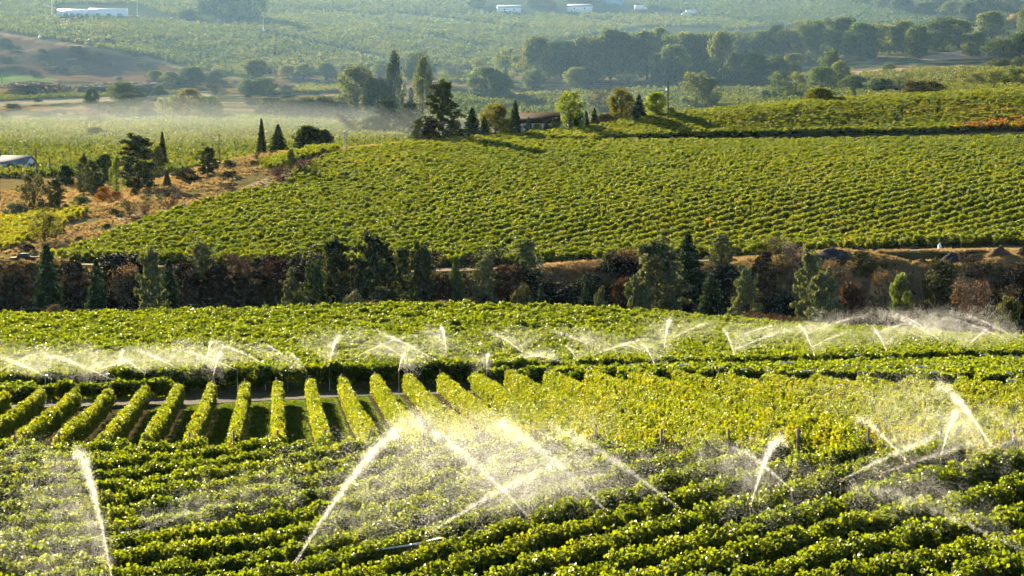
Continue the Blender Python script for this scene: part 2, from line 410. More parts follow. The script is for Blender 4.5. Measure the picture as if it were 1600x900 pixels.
def inst_group(name, protos):
    g = bpy.data.node_groups.new(name, 'GeometryNodeTree')
    g.interface.new_socket('Geometry', in_out='INPUT', socket_type='NodeSocketGeometry')
    g.interface.new_socket('Geometry', in_out='OUTPUT', socket_type='NodeSocketGeometry')
    gi = g.nodes.new('NodeGroupInput'); go = g.nodes.new('NodeGroupOutput')
    jn = g.nodes.new('GeometryNodeJoinGeometry')
    for p in protos:
        oi = g.nodes.new('GeometryNodeObjectInfo'); oi.inputs['Object'].default_value = p; oi.transform_space = 'ORIGINAL'
        ti = g.nodes.new('GeometryNodeGeometryToInstance')
        g.links.new(oi.outputs['Geometry'], ti.inputs[0]); g.links.new(ti.outputs[0], jn.inputs[0])
    ip = g.nodes.new('GeometryNodeInstanceOnPoints')
    def attr(nm, t):
        a = g.nodes.new('GeometryNodeInputNamedAttribute'); a.data_type = t; a.inputs[0].default_value = nm
        return a.outputs[0]
    er = g.nodes.new('FunctionNodeEulerToRotation')
    g.links.new(attr('rot', 'FLOAT_VECTOR'), er.inputs[0])
    g.links.new(gi.outputs[0], ip.inputs['Points']); g.links.new(jn.outputs[0], ip.inputs['Instance'])
    ip.inputs['Pick Instance'].default_value = True
    g.links.new(attr('pick', 'INT'), ip.inputs['Instance Index'])
    g.links.new(er.outputs[0], ip.inputs['Rotation'])
    g.links.new(attr('scl', 'FLOAT_VECTOR'), ip.inputs['Scale'])
    g.links.new(ip.outputs[0], go.inputs[0])
    return g
def scatter(name, pts, rot, scl, tint, gtree, nproto, parent=None, **props):
    me = bpy.data.meshes.new(name)
    pts = np.asarray(pts, np.float32); n = len(pts)
    me.vertices.add(n); me.vertices.foreach_set("co", pts.ravel())
    def at_(nm, t, key, v, dt=np.float32):
        a = me.attributes.new(nm, t, 'POINT'); a.data.foreach_set(key, np.ascontiguousarray(v, dt).ravel())
    if scl.ndim == 1: scl = np.repeat(scl[:, None], 3, 1)
    at_('rot', 'FLOAT_VECTOR', 'vector', rot); at_('scl', 'FLOAT_VECTOR', 'vector', scl)
    at_('tint', 'FLOAT', 'value', tint); at_('pick', 'INT', 'value', RNG.integers(0, nproto, n) if isinstance(nproto, int) else nproto, np.int32)
    o = add(name, me, parent, **props)
    md = o.modifiers.new("leaves", 'NODES'); md.node_group = gtree
    return o
GV = inst_group("vine_clumps", [clump("vine_clump", 60, 0.36, 0.118, M_VINE, 100+i) for i in range(6)])
GB = inst_group("vine_clumps_mid", [clump("vine_clump_mid", 34, 0.42, 0.20, M_VINEFAR, 200+i) for i in range(6)])
GH = inst_group("vine_clumps_hill", [clump("vine_clump_hill", 64, 0.52, 0.19, M_VINEFAR, 300+i) for i in range(6)])
GF = inst_group("orchard_clumps", [clump("orchard_clump", 26, 1.0, 0.62, M_FIELD, 400+i, (1, 1, 1.1)) for i in range(5)])

# ------------------------------------------------------------------ vine rows
def hedge(line, per_m, zlo, zhi, half, seed, tint, gap=0.04, clump_r=0.36, ragged=0.16):
    """clump positions along a row that follows LINE (n,3)"""
    r = np.random.default_rng(seed)
    seg = np.linalg.norm(np.diff(line[:, :2], axis=0), axis=1); L = np.concatenate([[0], np.cumsum(seg)])
    n = max(4, int(L[-1] * per_m))
    s = r.uniform(0, L[-1], n)
    c = np.stack([np.interp(s, L, line[:, k]) for k in range(3)], 1)
    d = (line[-1, :2] - line[0, :2]); d /= np.linalg.norm(d); nrm = np.array([-d[1], d[0]])
    big = vnoise(s / 1.3, np.full(n, seed * 0.37), seed); sml = vnoise(s / 0.5, np.full(n, 3.1 + seed), seed + 9)
    top = zhi - clump_r * 0.8 + (big - 0.5) * 2 * ragged + (sml - 0.5) * ragged
    u = r.uniform(0, 1, n) ** 0.75
    z = zlo + clump_r * 0.6 + (top - zlo - clump_r * 0.6) * u
    wid = half * (0.75 + 0.5 * vnoise(s / 0.9, np.full(n, 7.7), seed + 3)) * (1 - 0.35 * np.clip((u - 0.7) / 0.3, 0, 1))
    off = r.choice([-1, 1], n) * r.uniform(0.15, 1, n) ** 0.5 * wid
    keep = vnoise(s / 1.6, np.full(n, 1.9), seed + 5) > gap
    P = c + np.stack([nrm[0]*off, nrm[1]*off, z], 1)
    rot = r.uniform(0, 2*np.pi, (n, 3)); sc = r.uniform(0.75, 1.2, n)
    tn = tint + (vnoise(s / 2.2, np.full(n, 0.3), seed + 7) - 0.5) * 0.22 + r.normal(0, 0.05, n)
    return P[keep], rot[keep], sc[keep], tn[keep]
def row_lines(dirv, spacing, keepfn, step=1.0, minlen=4.0, ext=420, c0=(0, 0), jit=0.05):
    """straight rows in the direction DIRV, clipped by KEEPFN(x,y); yields (index, line)"""
    d = np.array(dirv, float); d /= np.linalg.norm(d); nrm = np.array([-d[1], d[0]])
    for k in range(-int(ext/spacing), int(ext/spacing)):
        t = np.arange(-ext, ext, step)
        x = c0[0] + d[0]*t + nrm[0]*k*spacing; y = c0[1] + d[1]*t + nrm[1]*k*spacing
        m = (y > 30); m[m] = keepfn(x[m], y[m])
        if not m.any(): continue
        idx = np.flatnonzero(m)
        for run in np.split(idx, np.flatnonzero(np.diff(idx) > 1) + 1):
            if len(run) * step < minlen: continue
            yield k, np.stack([x[run], y[run], ground(x[run], y[run])], 1)
def pxof(x, y): return 800 + x / y * FPX * 0.996
EDGE_MID_X = [-700, 0, 400, 600, 800, 1000, 1200, 1600, 2300]
EDGE_MID_D = [150, 150, 156, 158, 155, 143, 136, 125, 120]
NEAR_MID_D = [116, 116, 113, 107.5, 100.5, 93.5, 88.5, 82.5, 79.5]
def near_edge(px): return np.interp(px, EDGE_MID_X, NEAR_MID_D)
def mid_edge(px): return np.interp(px, EDGE_MID_X, EDGE_MID_D)
m_post = MB().box((0, 0, 1.05), (0.09, 0.09, 2.1)).mesh("post", M_POST)
m_stake = MB().tube([(0, 0, 0), (0.02, 0, 0.6), (-0.01, 0.01, 1.25)], [0.035, 0.03, 0.02], 6).mesh("trunk", M_BARK)
def vine_row(label, group, parts, gn, nproto, base):
    root = add("vine_row", None, None, tuple(base), label=label, category="vine row", group=group)
    P, rot, sc, tn = parts
    scatter("foliage", P - np.array(base), rot, sc, tn, gn, nproto, root, kind="stuff")
    return root
def posts_on(root, line, base, every, name="post", mesh=None, first=0.0, tilt=0.0):
    seg = np.linalg.norm(np.diff(line[:, :2], axis=0), axis=1); L = np.concatenate([[0], np.cumsum(seg)])
    for s in np.arange(first, L[-1] + 0.01, every):
        p = [float(np.interp(s, L, line[:, k])) for k in range(3)]
        o = add(name, mesh or m_post, root, tuple(np.array(p) - np.array(base)), random.uniform(0, 3))
        o.rotation_euler = (random.uniform(-0.03, 0.03) + tilt, random.uniform(-0.04, 0.04), random.uniform(0, 3))

def in_fg(x, y):
    p = pxof(x, y); return (y > 50) & (y < near_edge(p) - 2.5) & (p > -330) & (p < 1930)
fg = list(row_lines((0.87, 0.49), 3.3, in_fg, 0.5, 3.0, 160, (0, 90)))
ORD = ["first", "second", "third", "fourth", "fifth", "sixth", "seventh", "eighth", "ninth", "tenth", "eleventh", "twelfth", "thirteenth", "fourteenth", "fifteenth", "sixteenth", "seventeenth", "eighteenth", "nineteenth", "twentieth", "twenty-first", "twenty-second", "twenty-third", "twenty-fourth", "twenty-fifth", "twenty-sixth", "twenty-seventh", "twenty-eighth", "twenty-ninth", "thirtieth", "thirty-first", "thirty-second", "thirty-third", "thirty-fourth"]
for i, (k, line) in enumerate(fg):
    base = line[0]
    tint = 0.36
    root = vine_row(f"{ORD[i]} slanting vine row of the near vineyard, counted from the lower right corner", "slanting rows of the near vineyard",
                    hedge(line, 34, 0.3, 2.2, 0.50, 1000+k, tint, 0.02, 0.36, 0.11), GV, 6, base)
def in_mid(x, y):
    p = pxof(x, y); return (y > near_edge(p)) & (y < mid_edge(p)) & (p > -450) & (p < 2050)
mid = sorted(row_lines((-0.1156, 1), 2.5, in_mid, 0.5, 3.0, 300, (0, 0)), key=lambda a: a[1][-1][0])
nm = nr = 0
for i, (k, line) in enumerate(mid):
    base = line[0]
    P = list(hedge(line, 30, 0.35, 1.95, 0.20, 2000+k, 0.49, 0.02, 0.28, 0.14)); P[2] = P[2] * 0.72
    tn = P[3] + np.clip((near_edge(pxof(P[0][:, 0], P[0][:, 1])) + 7 - P[0][:, 1]) / 7, 0, 1) * 0.10 * (RNG.uniform(0, 1, len(P[3])) > 0.4) 
    xe = pxof(line[-1, 0], line[-1, 1])
    if -20 < xe < 800:
        nm += 1; lab = f"{ORD[nm-1]} of the parted vine rows with grass lanes, counted from the picture's left side"
    elif xe >= 800: nr += 1; lab = f"{ORD[nr-1]} merging golden green vine row, counted rightwards from the grass lanes"
    else: lab = "vine row running off the picture's left side beside the parted rows"
    root = vine_row(lab, "rows running towards the back wall of vines", (P[0], P[1], P[2], tn), GV, 6, base)
    posts_on(root, line, base, float(max(5.0, (len(line)-1)*0.5)), first=0.0)
BASE0 = at(0, 165)
BD = np.array([84.0, 7.0]); BD /= np.linalg.norm(BD); BN = np.array([-BD[1], BD[0]])
def in_back(x, y):
    p = pxof(x, y); off = (x - BASE0.x)*BN[0] + (y - BASE0.y)*BN[1]
    far = np.interp(p, [-600, 0, 400, 800, 1000, 1200, 1600, 2200], [234, 234, 230, 228, 232, 237, 238, 238])
    ok = (y < far) & (p > -330) & (p < 1930)
    return ok & ((off > -0.4) | ((off < -5.2) & (y > mid_edge(p) + 5.0)))
back = list(row_lines(BD, 2.4, in_back, 1.0, 4.0, 190, (BASE0.x, BASE0.y)))
for i, (k, line) in enumerate(back):
    base = line[0]
    P = hedge(line, 13 if k > 0 else 22, 0.45 if k else 0.5, 1.95 if k else 2.35, 0.42, 3000+k, 0.34, 0.02, 0.42)
    if k == 0: lab = "long dark vine row standing as a wall behind the grass lanes"
    elif k < 0: lab = f"{ORD[min(33, -k-1)]} short vine row before the dark line at right, counted from that line"
    else: lab = f"{ORD[min(33, k-1)]} level vine row behind the long dark wall row"
    root = vine_row(lab, "level rows of the back vineyard" if k else "wall row", P, GB, 6, base)
    if k == 0:
        posts_on(root, line[:60], base, 5.5, first=0.5)
        posts_on(root, line[:75], base, 1.1, "trunk", m_stake, 0.2)
HL_P = [60, 130, 250, 350, 440, 500, 545, 620]; HL_D = [412, 432, 470, 500, 522, 565, 586, 606]
DARK_P = [545, 700, 1000, 1200, 1500, 1900]; DARK_D = [588, 602, 626, 633, 640, 646]
RIDGE_P = [600, 700, 850, 1050, 1300, 1600, 1900]; RIDGE_D = [607, 622, 645, 668, 690, 710, 722]
def in_hill(x, y):
    p = pxof(x, y)
    return (p > 62) & (p < 1800) & (y > np.interp(p, [0, 800, 1200, 1600], [412, 412, 415, 420])) & (y < np.interp(p, HL_P, HL_D)) & (y < np.interp(p, DARK_P, DARK_D))
def in_hill2(x, y):
    p = pxof(x, y)
    return (p > 600) & (p < 1800) & (y > np.interp(p, DARK_P, DARK_D) + 1.0) & (y < np.interp(p, RIDGE_P, RIDGE_D))
hill = list(row_lines((0.74, 0.67), 3.9, in_hill, 2.0, 8.0, 700, (0, 420)))
for k, line in hill:
    base = line[0]
    P = hedge(line, 6.2, 0.3, 2.4, 0.36, 5000+k, 0.40, 0.04, 0.45, 0.2)
    pp = pxof(P[0][:, 0], P[0][:, 1])
    tn = P[3] + (fbm(P[0][:, 0]/40, P[0][:, 1]/40, 3) - 0.5) * 0.25 + 0.25 * (RNG.uniform(0, 1, len(pp)) > 0.985)
    root = vine_row("vine row climbing the hillside beyond the ravine, one of many alike", "rows of the hillside vineyard", (P[0], P[1], P[2], tn), GH, 6, base)
    if base[1] < 424 and 60 < pxof(base[0], base[1]) < 1700: posts_on(root, line[:2], base, 10, first=0.0)
hill2 = list(row_lines((1.0, 0.16), 2.7, in_hill2, 2.0, 8.0, 700, (0, 620)))
for k, line in hill2:
    base = line[0]
    P = hedge(line, 5.2, 0.4, 2.1, 0.3, 7000+k, 0.46, 0.05, 0.45, 0.3)
    px_, py_ = project(P[0][:, 0], P[0][:, 1], P[0][:, 2])
    tn = P[3] + np.where((px_ > 1500 + 20*RNG.normal(size=len(px_))) & (P[0][:, 1] < np.interp(px_, DARK_P, DARK_D) + 13), RNG.uniform(0.1, 0.6, len(px_)), 0)
    tn = tn + 0.2 * gauss(px_, 1530, 120) * gauss(py_, 172, 9)
    vine_row("yellow green vine row of the upper hill below the skyline trees, one of many alike", "rows of the upper hill vineyard", (P[0], P[1], P[2], tn), GH, 6, base)
print("rows", len(fg), len(mid), len(back), len(hill), len(hill2))

# ------------------------------------------------------------------ haze
_mn, _mx = (-1250.0, -30.0, -60.0), (1250.0, 2730.0, 100.0)
hz, hnt = new_mat("haze")
_pv = N(hnt, 'ShaderNodeVolumePrincipled')
_pv.inputs['Color'].default_value = (0.38, 0.66, 0.92, 1)
_pv.inputs['Density'].default_value = 0.00002
_pv.inputs['Anisotropy'].default_value = 0.0
_ho = N(hnt, 'ShaderNodeOutputMaterial'); hnt.links.new(_pv.outputs[0], _ho.inputs['Volume'])
_hb = MB().box([(a + b) / 2 for a, b in zip(_mn, _mx)], [b - a for a, b in zip(_mn, _mx)])
add("haze", _hb.mesh("haze", hz), kind="stuff", label="pale blue morning haze filling the air over the valley")

def mist(name, label, cx, cy, rx, ry, z0, h, dens, colr, flat=False):
    """a low bank of mist: a closed lens lying over the valley floor"""
    n, m = 40, 6; V = [(cx, cy, z0 + h)]; Fq = []; Ft = []
    for j in range(1, m + 1):
        q = j / m
        for i in range(n):
            a = 2*math.pi*i/n; w = 1 + 0.12*math.sin(3*a + 1) + 0.07*math.sin(7*a)
            V.append((cx + rx*q*w*math.cos(a), cy + ry*q*w*math.sin(a), z0 + h*((1 - q**2.2) if flat else (1 - q)**1.15)))
    V.append((cx, cy, z0 - 8)); b = len(V) - 1
    for i in range(n): Ft.append((0, 1 + i, 1 + (i+1) % n)); Ft.append((b, 1 + (m-1)*n + (i+1) % n, 1 + (m-1)*n + i))
    for j in range(m - 1):
        for i in range(n): Fq.append((1 + j*n + i, 1 + (j+1)*n + i, 1 + (j+1)*n + (i+1) % n, 1 + j*n + (i+1) % n))
    mm, nt_ = new_mat(name); pv = N(nt_, 'ShaderNodeVolumePrincipled'); pv.inputs['Color'].default_value = (*colr, 1); pv.inputs['Density'].default_value = dens; pv.inputs['Anisotropy'].default_value = 0.2
    oo = N(nt_, 'ShaderNodeOutputMaterial'); nt_.links.new(pv.outputs[0], oo.inputs['Volume'])
    add(name, mesh_np(name, np.array(V, float), [np.array(Ft), np.array(Fq)], mm), kind="stuff", label=label, category="mist")
mist("mist", "bank of pale mist over the orchard on the left valley floor", -150, 960, 420, 220, -46, 34, 0.0011, (0.78, 0.88, 0.88))

mist("mist", "thin blue mist filling the valley beyond the hill", 60, 1640, 900, 720, -60, 170, 0.00026, (0.36, 0.62, 0.95), True)

# ------------------------------------------------------------------ trees
def tree_mat(name, trans=0.3, tb=(1.5, 1.5, 0.6), rough=0.55):
    """foliage coloured by the tree's own object colour, varied leaf by leaf"""
    m, nt = new_mat(name)
    oi = N(nt, 'ShaderNodeObjectInfo'); a2 = N(nt, 'ShaderNodeAttribute', attribute_name='lv')
    c = mixrgb(nt, oi.outputs['Color'], ramp(nt, a2.outputs['Fac'], [(0.0, (0.6, 0.62, 0.7)), (0.6, (1.0, 1.0, 1.0)), (1.0, (1.6, 1.5, 1.1))]), 1.0, 'MULTIPLY')
    b = N(nt, 'ShaderNodeBsdfPrincipled'); b.inputs['Roughness'].default_value = 0.75; b.inputs['Specular IOR Level'].default_value = 0.08
    nt.links.new(c, b.inputs['Base Color'])
    t = N(nt, 'ShaderNodeBsdfTranslucent'); nt.links.new(mixrgb(nt, c, tb, 1.0, 'MULTIPLY'), t.inputs[0])
    mx = N(nt, 'ShaderNodeMixShader'); mx.inputs[0].default_value = trans
    nt.links.new(b.outputs[0], mx.inputs[1]); nt.links.new(t.outputs[0], mx.inputs[2])
    o = N(nt, 'ShaderNodeOutputMaterial'); nt.links.new(mx.outputs[0], o.inputs[0])
    return m
M_NEEDLE = tree_mat("needles", 0.24)
M_LEAFT = tree_mat("tree_leaf", 0.46, (1.7, 1.65, 0.7))
M_TWIG = tree_mat("shrub_leaf", 0.18, (1.3, 1.1, 0.8))
def proto_tree(kind, seed):
    """unit-height trunk and crown meshes; crown radius about 0.5 so width scales it"""
    r = np.random.default_rng(seed)
    tr = MB(); C_ = []; O_ = []
    size = 0.03
    def limb(p, q, r0): tr.tube([p, ((p[0]+q[0])/2, (p[1]+q[1])/2, (p[2]+q[2])/2 + 0.01), q], [r0, r0*0.7, r0*0.3], 5, False)
    if kind == 'pine':
        tr.tube([(0, 0, -0.04), (0.01, 0, 0.3), (-0.01, 0.01, 0.65), (0, 0, 0.97)], [0.035, 0.028, 0.016, 0.004], 7)
        for i in range(52):
            h = 0.09 + 0.89 * (i + r.uniform(-.5, .5)) / 52
            L = 0.5 * (np.clip(1.15 - abs(h - 0.42) * 1.25, 0.1, 1) if h > 0.42 else 0.75 + (h-0.16)) * r.uniform(0.5, 1.08) * (1.0 if h < 0.9 else 0.7)
            az = i * 2.4 + r.uniform(-.5, .5); tip = np.array([math.cos(az)*L, math.sin(az)*L, h + r.uniform(-0.02, 0.05)])
            b0 = np.array([0, 0, h - 0.03]); limb(tuple(b0), tuple(tip), 0.007)
            for k in range(4):
                f = 0.35 + 0.65 * (k + 0.7) / 4
                cc = b0 + (tip - b0) * f + r.normal(0, 0.018, 3)
                n = 42; v = r.normal(size=(n, 3)); v /= np.linalg.norm(v, axis=1)[:, None]
                C_.append(cc + v * np.array([0.075, 0.075, 0.030]) * r.uniform(0.3, 1, (n, 1))); O_.append(v * 0.6 + np.array([0, 0, 0.3]))
        size = 0.027; fold = 0.5
    elif kind == 'fir':
        tr.tube([(0, 0, -0.04), (0, 0, 0.5), (0, 0, 0.99)], [0.03, 0.016, 0.003], 7)
        for i in range(30):
            h = 0.05 + 0.93 * i / 30
            nb = 8 if h < 0.7 else 6
            for j in range(nb):
                L = (0.5 * (1 - h) ** 0.85 + 0.02) * r.uniform(0.7, 1.12)
                az = j * 2*math.pi/nb + i * 0.7 + r.uniform(-.25, .25)
                tip = np.array([math.cos(az)*L, math.sin(az)*L, h - 0.10*L + r.uniform(-0.015, 0.015)])
                b0 = np.array([0, 0, h + 0.02])
                n = max(5, int(54 * L / 0.5) + 6)
                f = r.uniform(0.15, 1.0, (n, 1)) ** 0.8
                side = np.array([-math.sin(az), math.cos(az), 0]) * (r.uniform(-1, 1, (n, 1)) * 0.055 * (1.15 - f))
                C_.append(b0 + (tip - b0) * f + side + r.normal(0, 0.008, (n, 3))); O_.append(np.tile([math.cos(az)*0.4, math.sin(az)*0.4, 0.5], (n, 1)))
        size = 0.028; fold = 0.3
    else:
        spec = {'round': (62, 0.05, 0.98, 0.5, 0.14, 70), 'poplar': (56, 0.02, 0.99, 0.5, 0.085, 62), 'broad': (74, 0.03, 0.98, 0.5, 0.125, 60),
                'dome': (70, 0.02, 0.97, 0.5, 0.14, 66), 'loose': (38, 0.12, 0.97, 0.48, 0.11, 46), 'shrub': (44, 0.04, 0.95, 0.5, 0.14, 46), 'bare': (34, 0.08, 0.95, 0.5, 0.14, 30)}[kind]
        nl, z0, z1, R, lr, nn = spec
        top = {'round': 0.3, 'broad': 0.3, 'poplar': 0.6, 'dome': 0.2, 'loose': 0.3, 'shrub': 0.2, 'bare': 0.2}[kind]
        if kind in ('shrub', 'bare'):
            for i in range(7):
                az = i*0.9; tr.tube([(0.03*math.cos(az), 0.03*math.sin(az), -0.05), (0.14*math.cos(az), 0.14*math.sin(az), 0.4), (0.3*math.cos(az), 0.3*math.sin(az), 0.8)], [0.012, 0.008, 0.003], 5, False)
        else: tr.tube([(0, 0, -0.05), (0.01, 0.01, 0.3), (-0.01, 0, 0.6), (0, 0, 0.85)], [0.04, 0.03, 0.018, 0.006], 7)
        for i in range(nl):
            h = z0 + (z1 - z0) * r.uniform(0.02, 1) ** 0.85
            t = (h - z0) / (z1 - z0)
            prof = {'poplar': min(1, 0.55 + t*1.6) * (1 - max(0, t - 0.35)/0.65)**0.7, 'dome': math.sqrt(max(0.02, 1 - t**2.2)), 'shrub': math.sqrt(max(.05, 1 - (t*0.95)**2)), 'bare': 0.5 + 0.5*t,
                    'broad': math.sin(math.pi * min(0.97, 0.22 + 0.76*t)) ** 0.6, 'round': math.sin(math.pi * min(0.97, 0.12 + 0.84*t)) ** 0.55, 'loose': math.sin(math.pi * min(0.95, 0.15 + 0.8*t)) ** 0.6}[kind]
            az = r.uniform(0, 6.283); q = (R - lr*0.6) * prof * r.uniform(0.2, 1) ** 0.5
            cc = np.array([math.cos(az)*q, math.sin(az)*q, min(h, z1 - lr*0.5)])
            if kind not in ('poplar',) and i % 3 == 0: limb((0, 0, max(0.1, h*0.55)), tuple(cc), 0.010)
            n = int(nn * 1.7); v = r.normal(size=(n, 3)); v /= np.linalg.norm(v, axis=1)[:, None]
            rr = lr * r.uniform(0.7, 1.35)
            stretch = np.array([1, 1, 1.5 if kind == 'poplar' else 0.8])
            C_.append(cc + v * rr * stretch * r.uniform(0.45, 1, (n, 1)) ** 0.5); O_.append(v * 0.9)
        size = {'poplar': 0.027, 'broad': 0.027, 'dome': 0.033, 'shrub': 0.04, 'bare': 0.03}.get(kind, 0.032); fold = 0.25
    c = np.concatenate(C_); o = np.concatenate(O_)
    # sizes and shapes of a unit tree are stretched by the width later: keep leaves square for a width of 0.45 of the height
    V, F, lv = leaves(c, size, r, up=0.2, fold=fold, outward=o)
    cm = leaf_mesh("crown", V, F, lv, {'pine': M_NEEDLE, 'fir': M_NEEDLE, 'shrub': M_TWIG, 'bare': M_TWIG}.get(kind, M_LEAFT))
    return tr.mesh("trunk", M_BARK, True), cm
PROTO = {k: [proto_tree(k, 50 + 7*i + j*13) for j in range(nv)] for i, (k, nv) in enumerate([('pine', 3), ('fir', 3), ('round', 3), ('poplar', 2), ('broad', 3), ('dome', 2), ('loose', 2), ('shrub', 3), ('bare', 2)])}
TREE_N = 0
def tree(px, top, w, d, kind, color, label, group=None, name=None, cat=None, base_py=None, dmin=None):
    """a tree whose trunk stands on the ground at pixel column px and distance d (or where base_py meets the ground)"""
    global TREE_N
    TREE_N += 1
    p = hit(px, base_py, dmin) if base_py is not None else at(px, d)
    H = float(zray(p.y, top)) - p.z
    W = w / FPX * p.y * (1.55 if 330 < p.y < 396 and kind in ('pine', 'fir') else 1.25)
    if H < 0.3: print("low", label, H); return
    tm, cm = PROTO[kind][TREE_N % len(PROTO[kind])]
    name = name or {'pine': 'pine_tree', 'fir': 'fir_tree', 'poplar': 'poplar_tree', 'shrub': 'shrub', 'bare': 'shrub'}.get(kind, 'broadleaf_tree')
    cat = cat or ('shrub' if name == 'shrub' else 'tree')
    o = add(name, None, None, tuple(p), TREE_N * 1.7, label=label, category=cat)
    if group: o["group"] = group
    o.scale = (W, W, H)
    add("trunk", tm, o)
    c = add("crown", cm, o)
    j = 1 + 0.18 * math.sin(TREE_N * 12.9)
    c.color = (color[0]*j, color[1]*j, color[2]*j, 1)
    return o
PINE = (0.052, 0.064, 0.030); FIR = (0.026, 0.044, 0.024); GREY = (0.115, 0.130, 0.068); OLIVE = (0.085, 0.085, 0.026); LIME = (0.13, 0.17, 0.03)
GREEN = (0.055, 0.085, 0.03); BROWN = (0.040, 0.031, 0.018); RUST = (0.085, 0.045, 0.024); TAN = (0.16, 0.115, 0.06); DARK = (0.030, 0.045, 0.022); ORANGE = (0.30, 0.13, 0.02); YEL = (0.17, 0.15, 0.04)
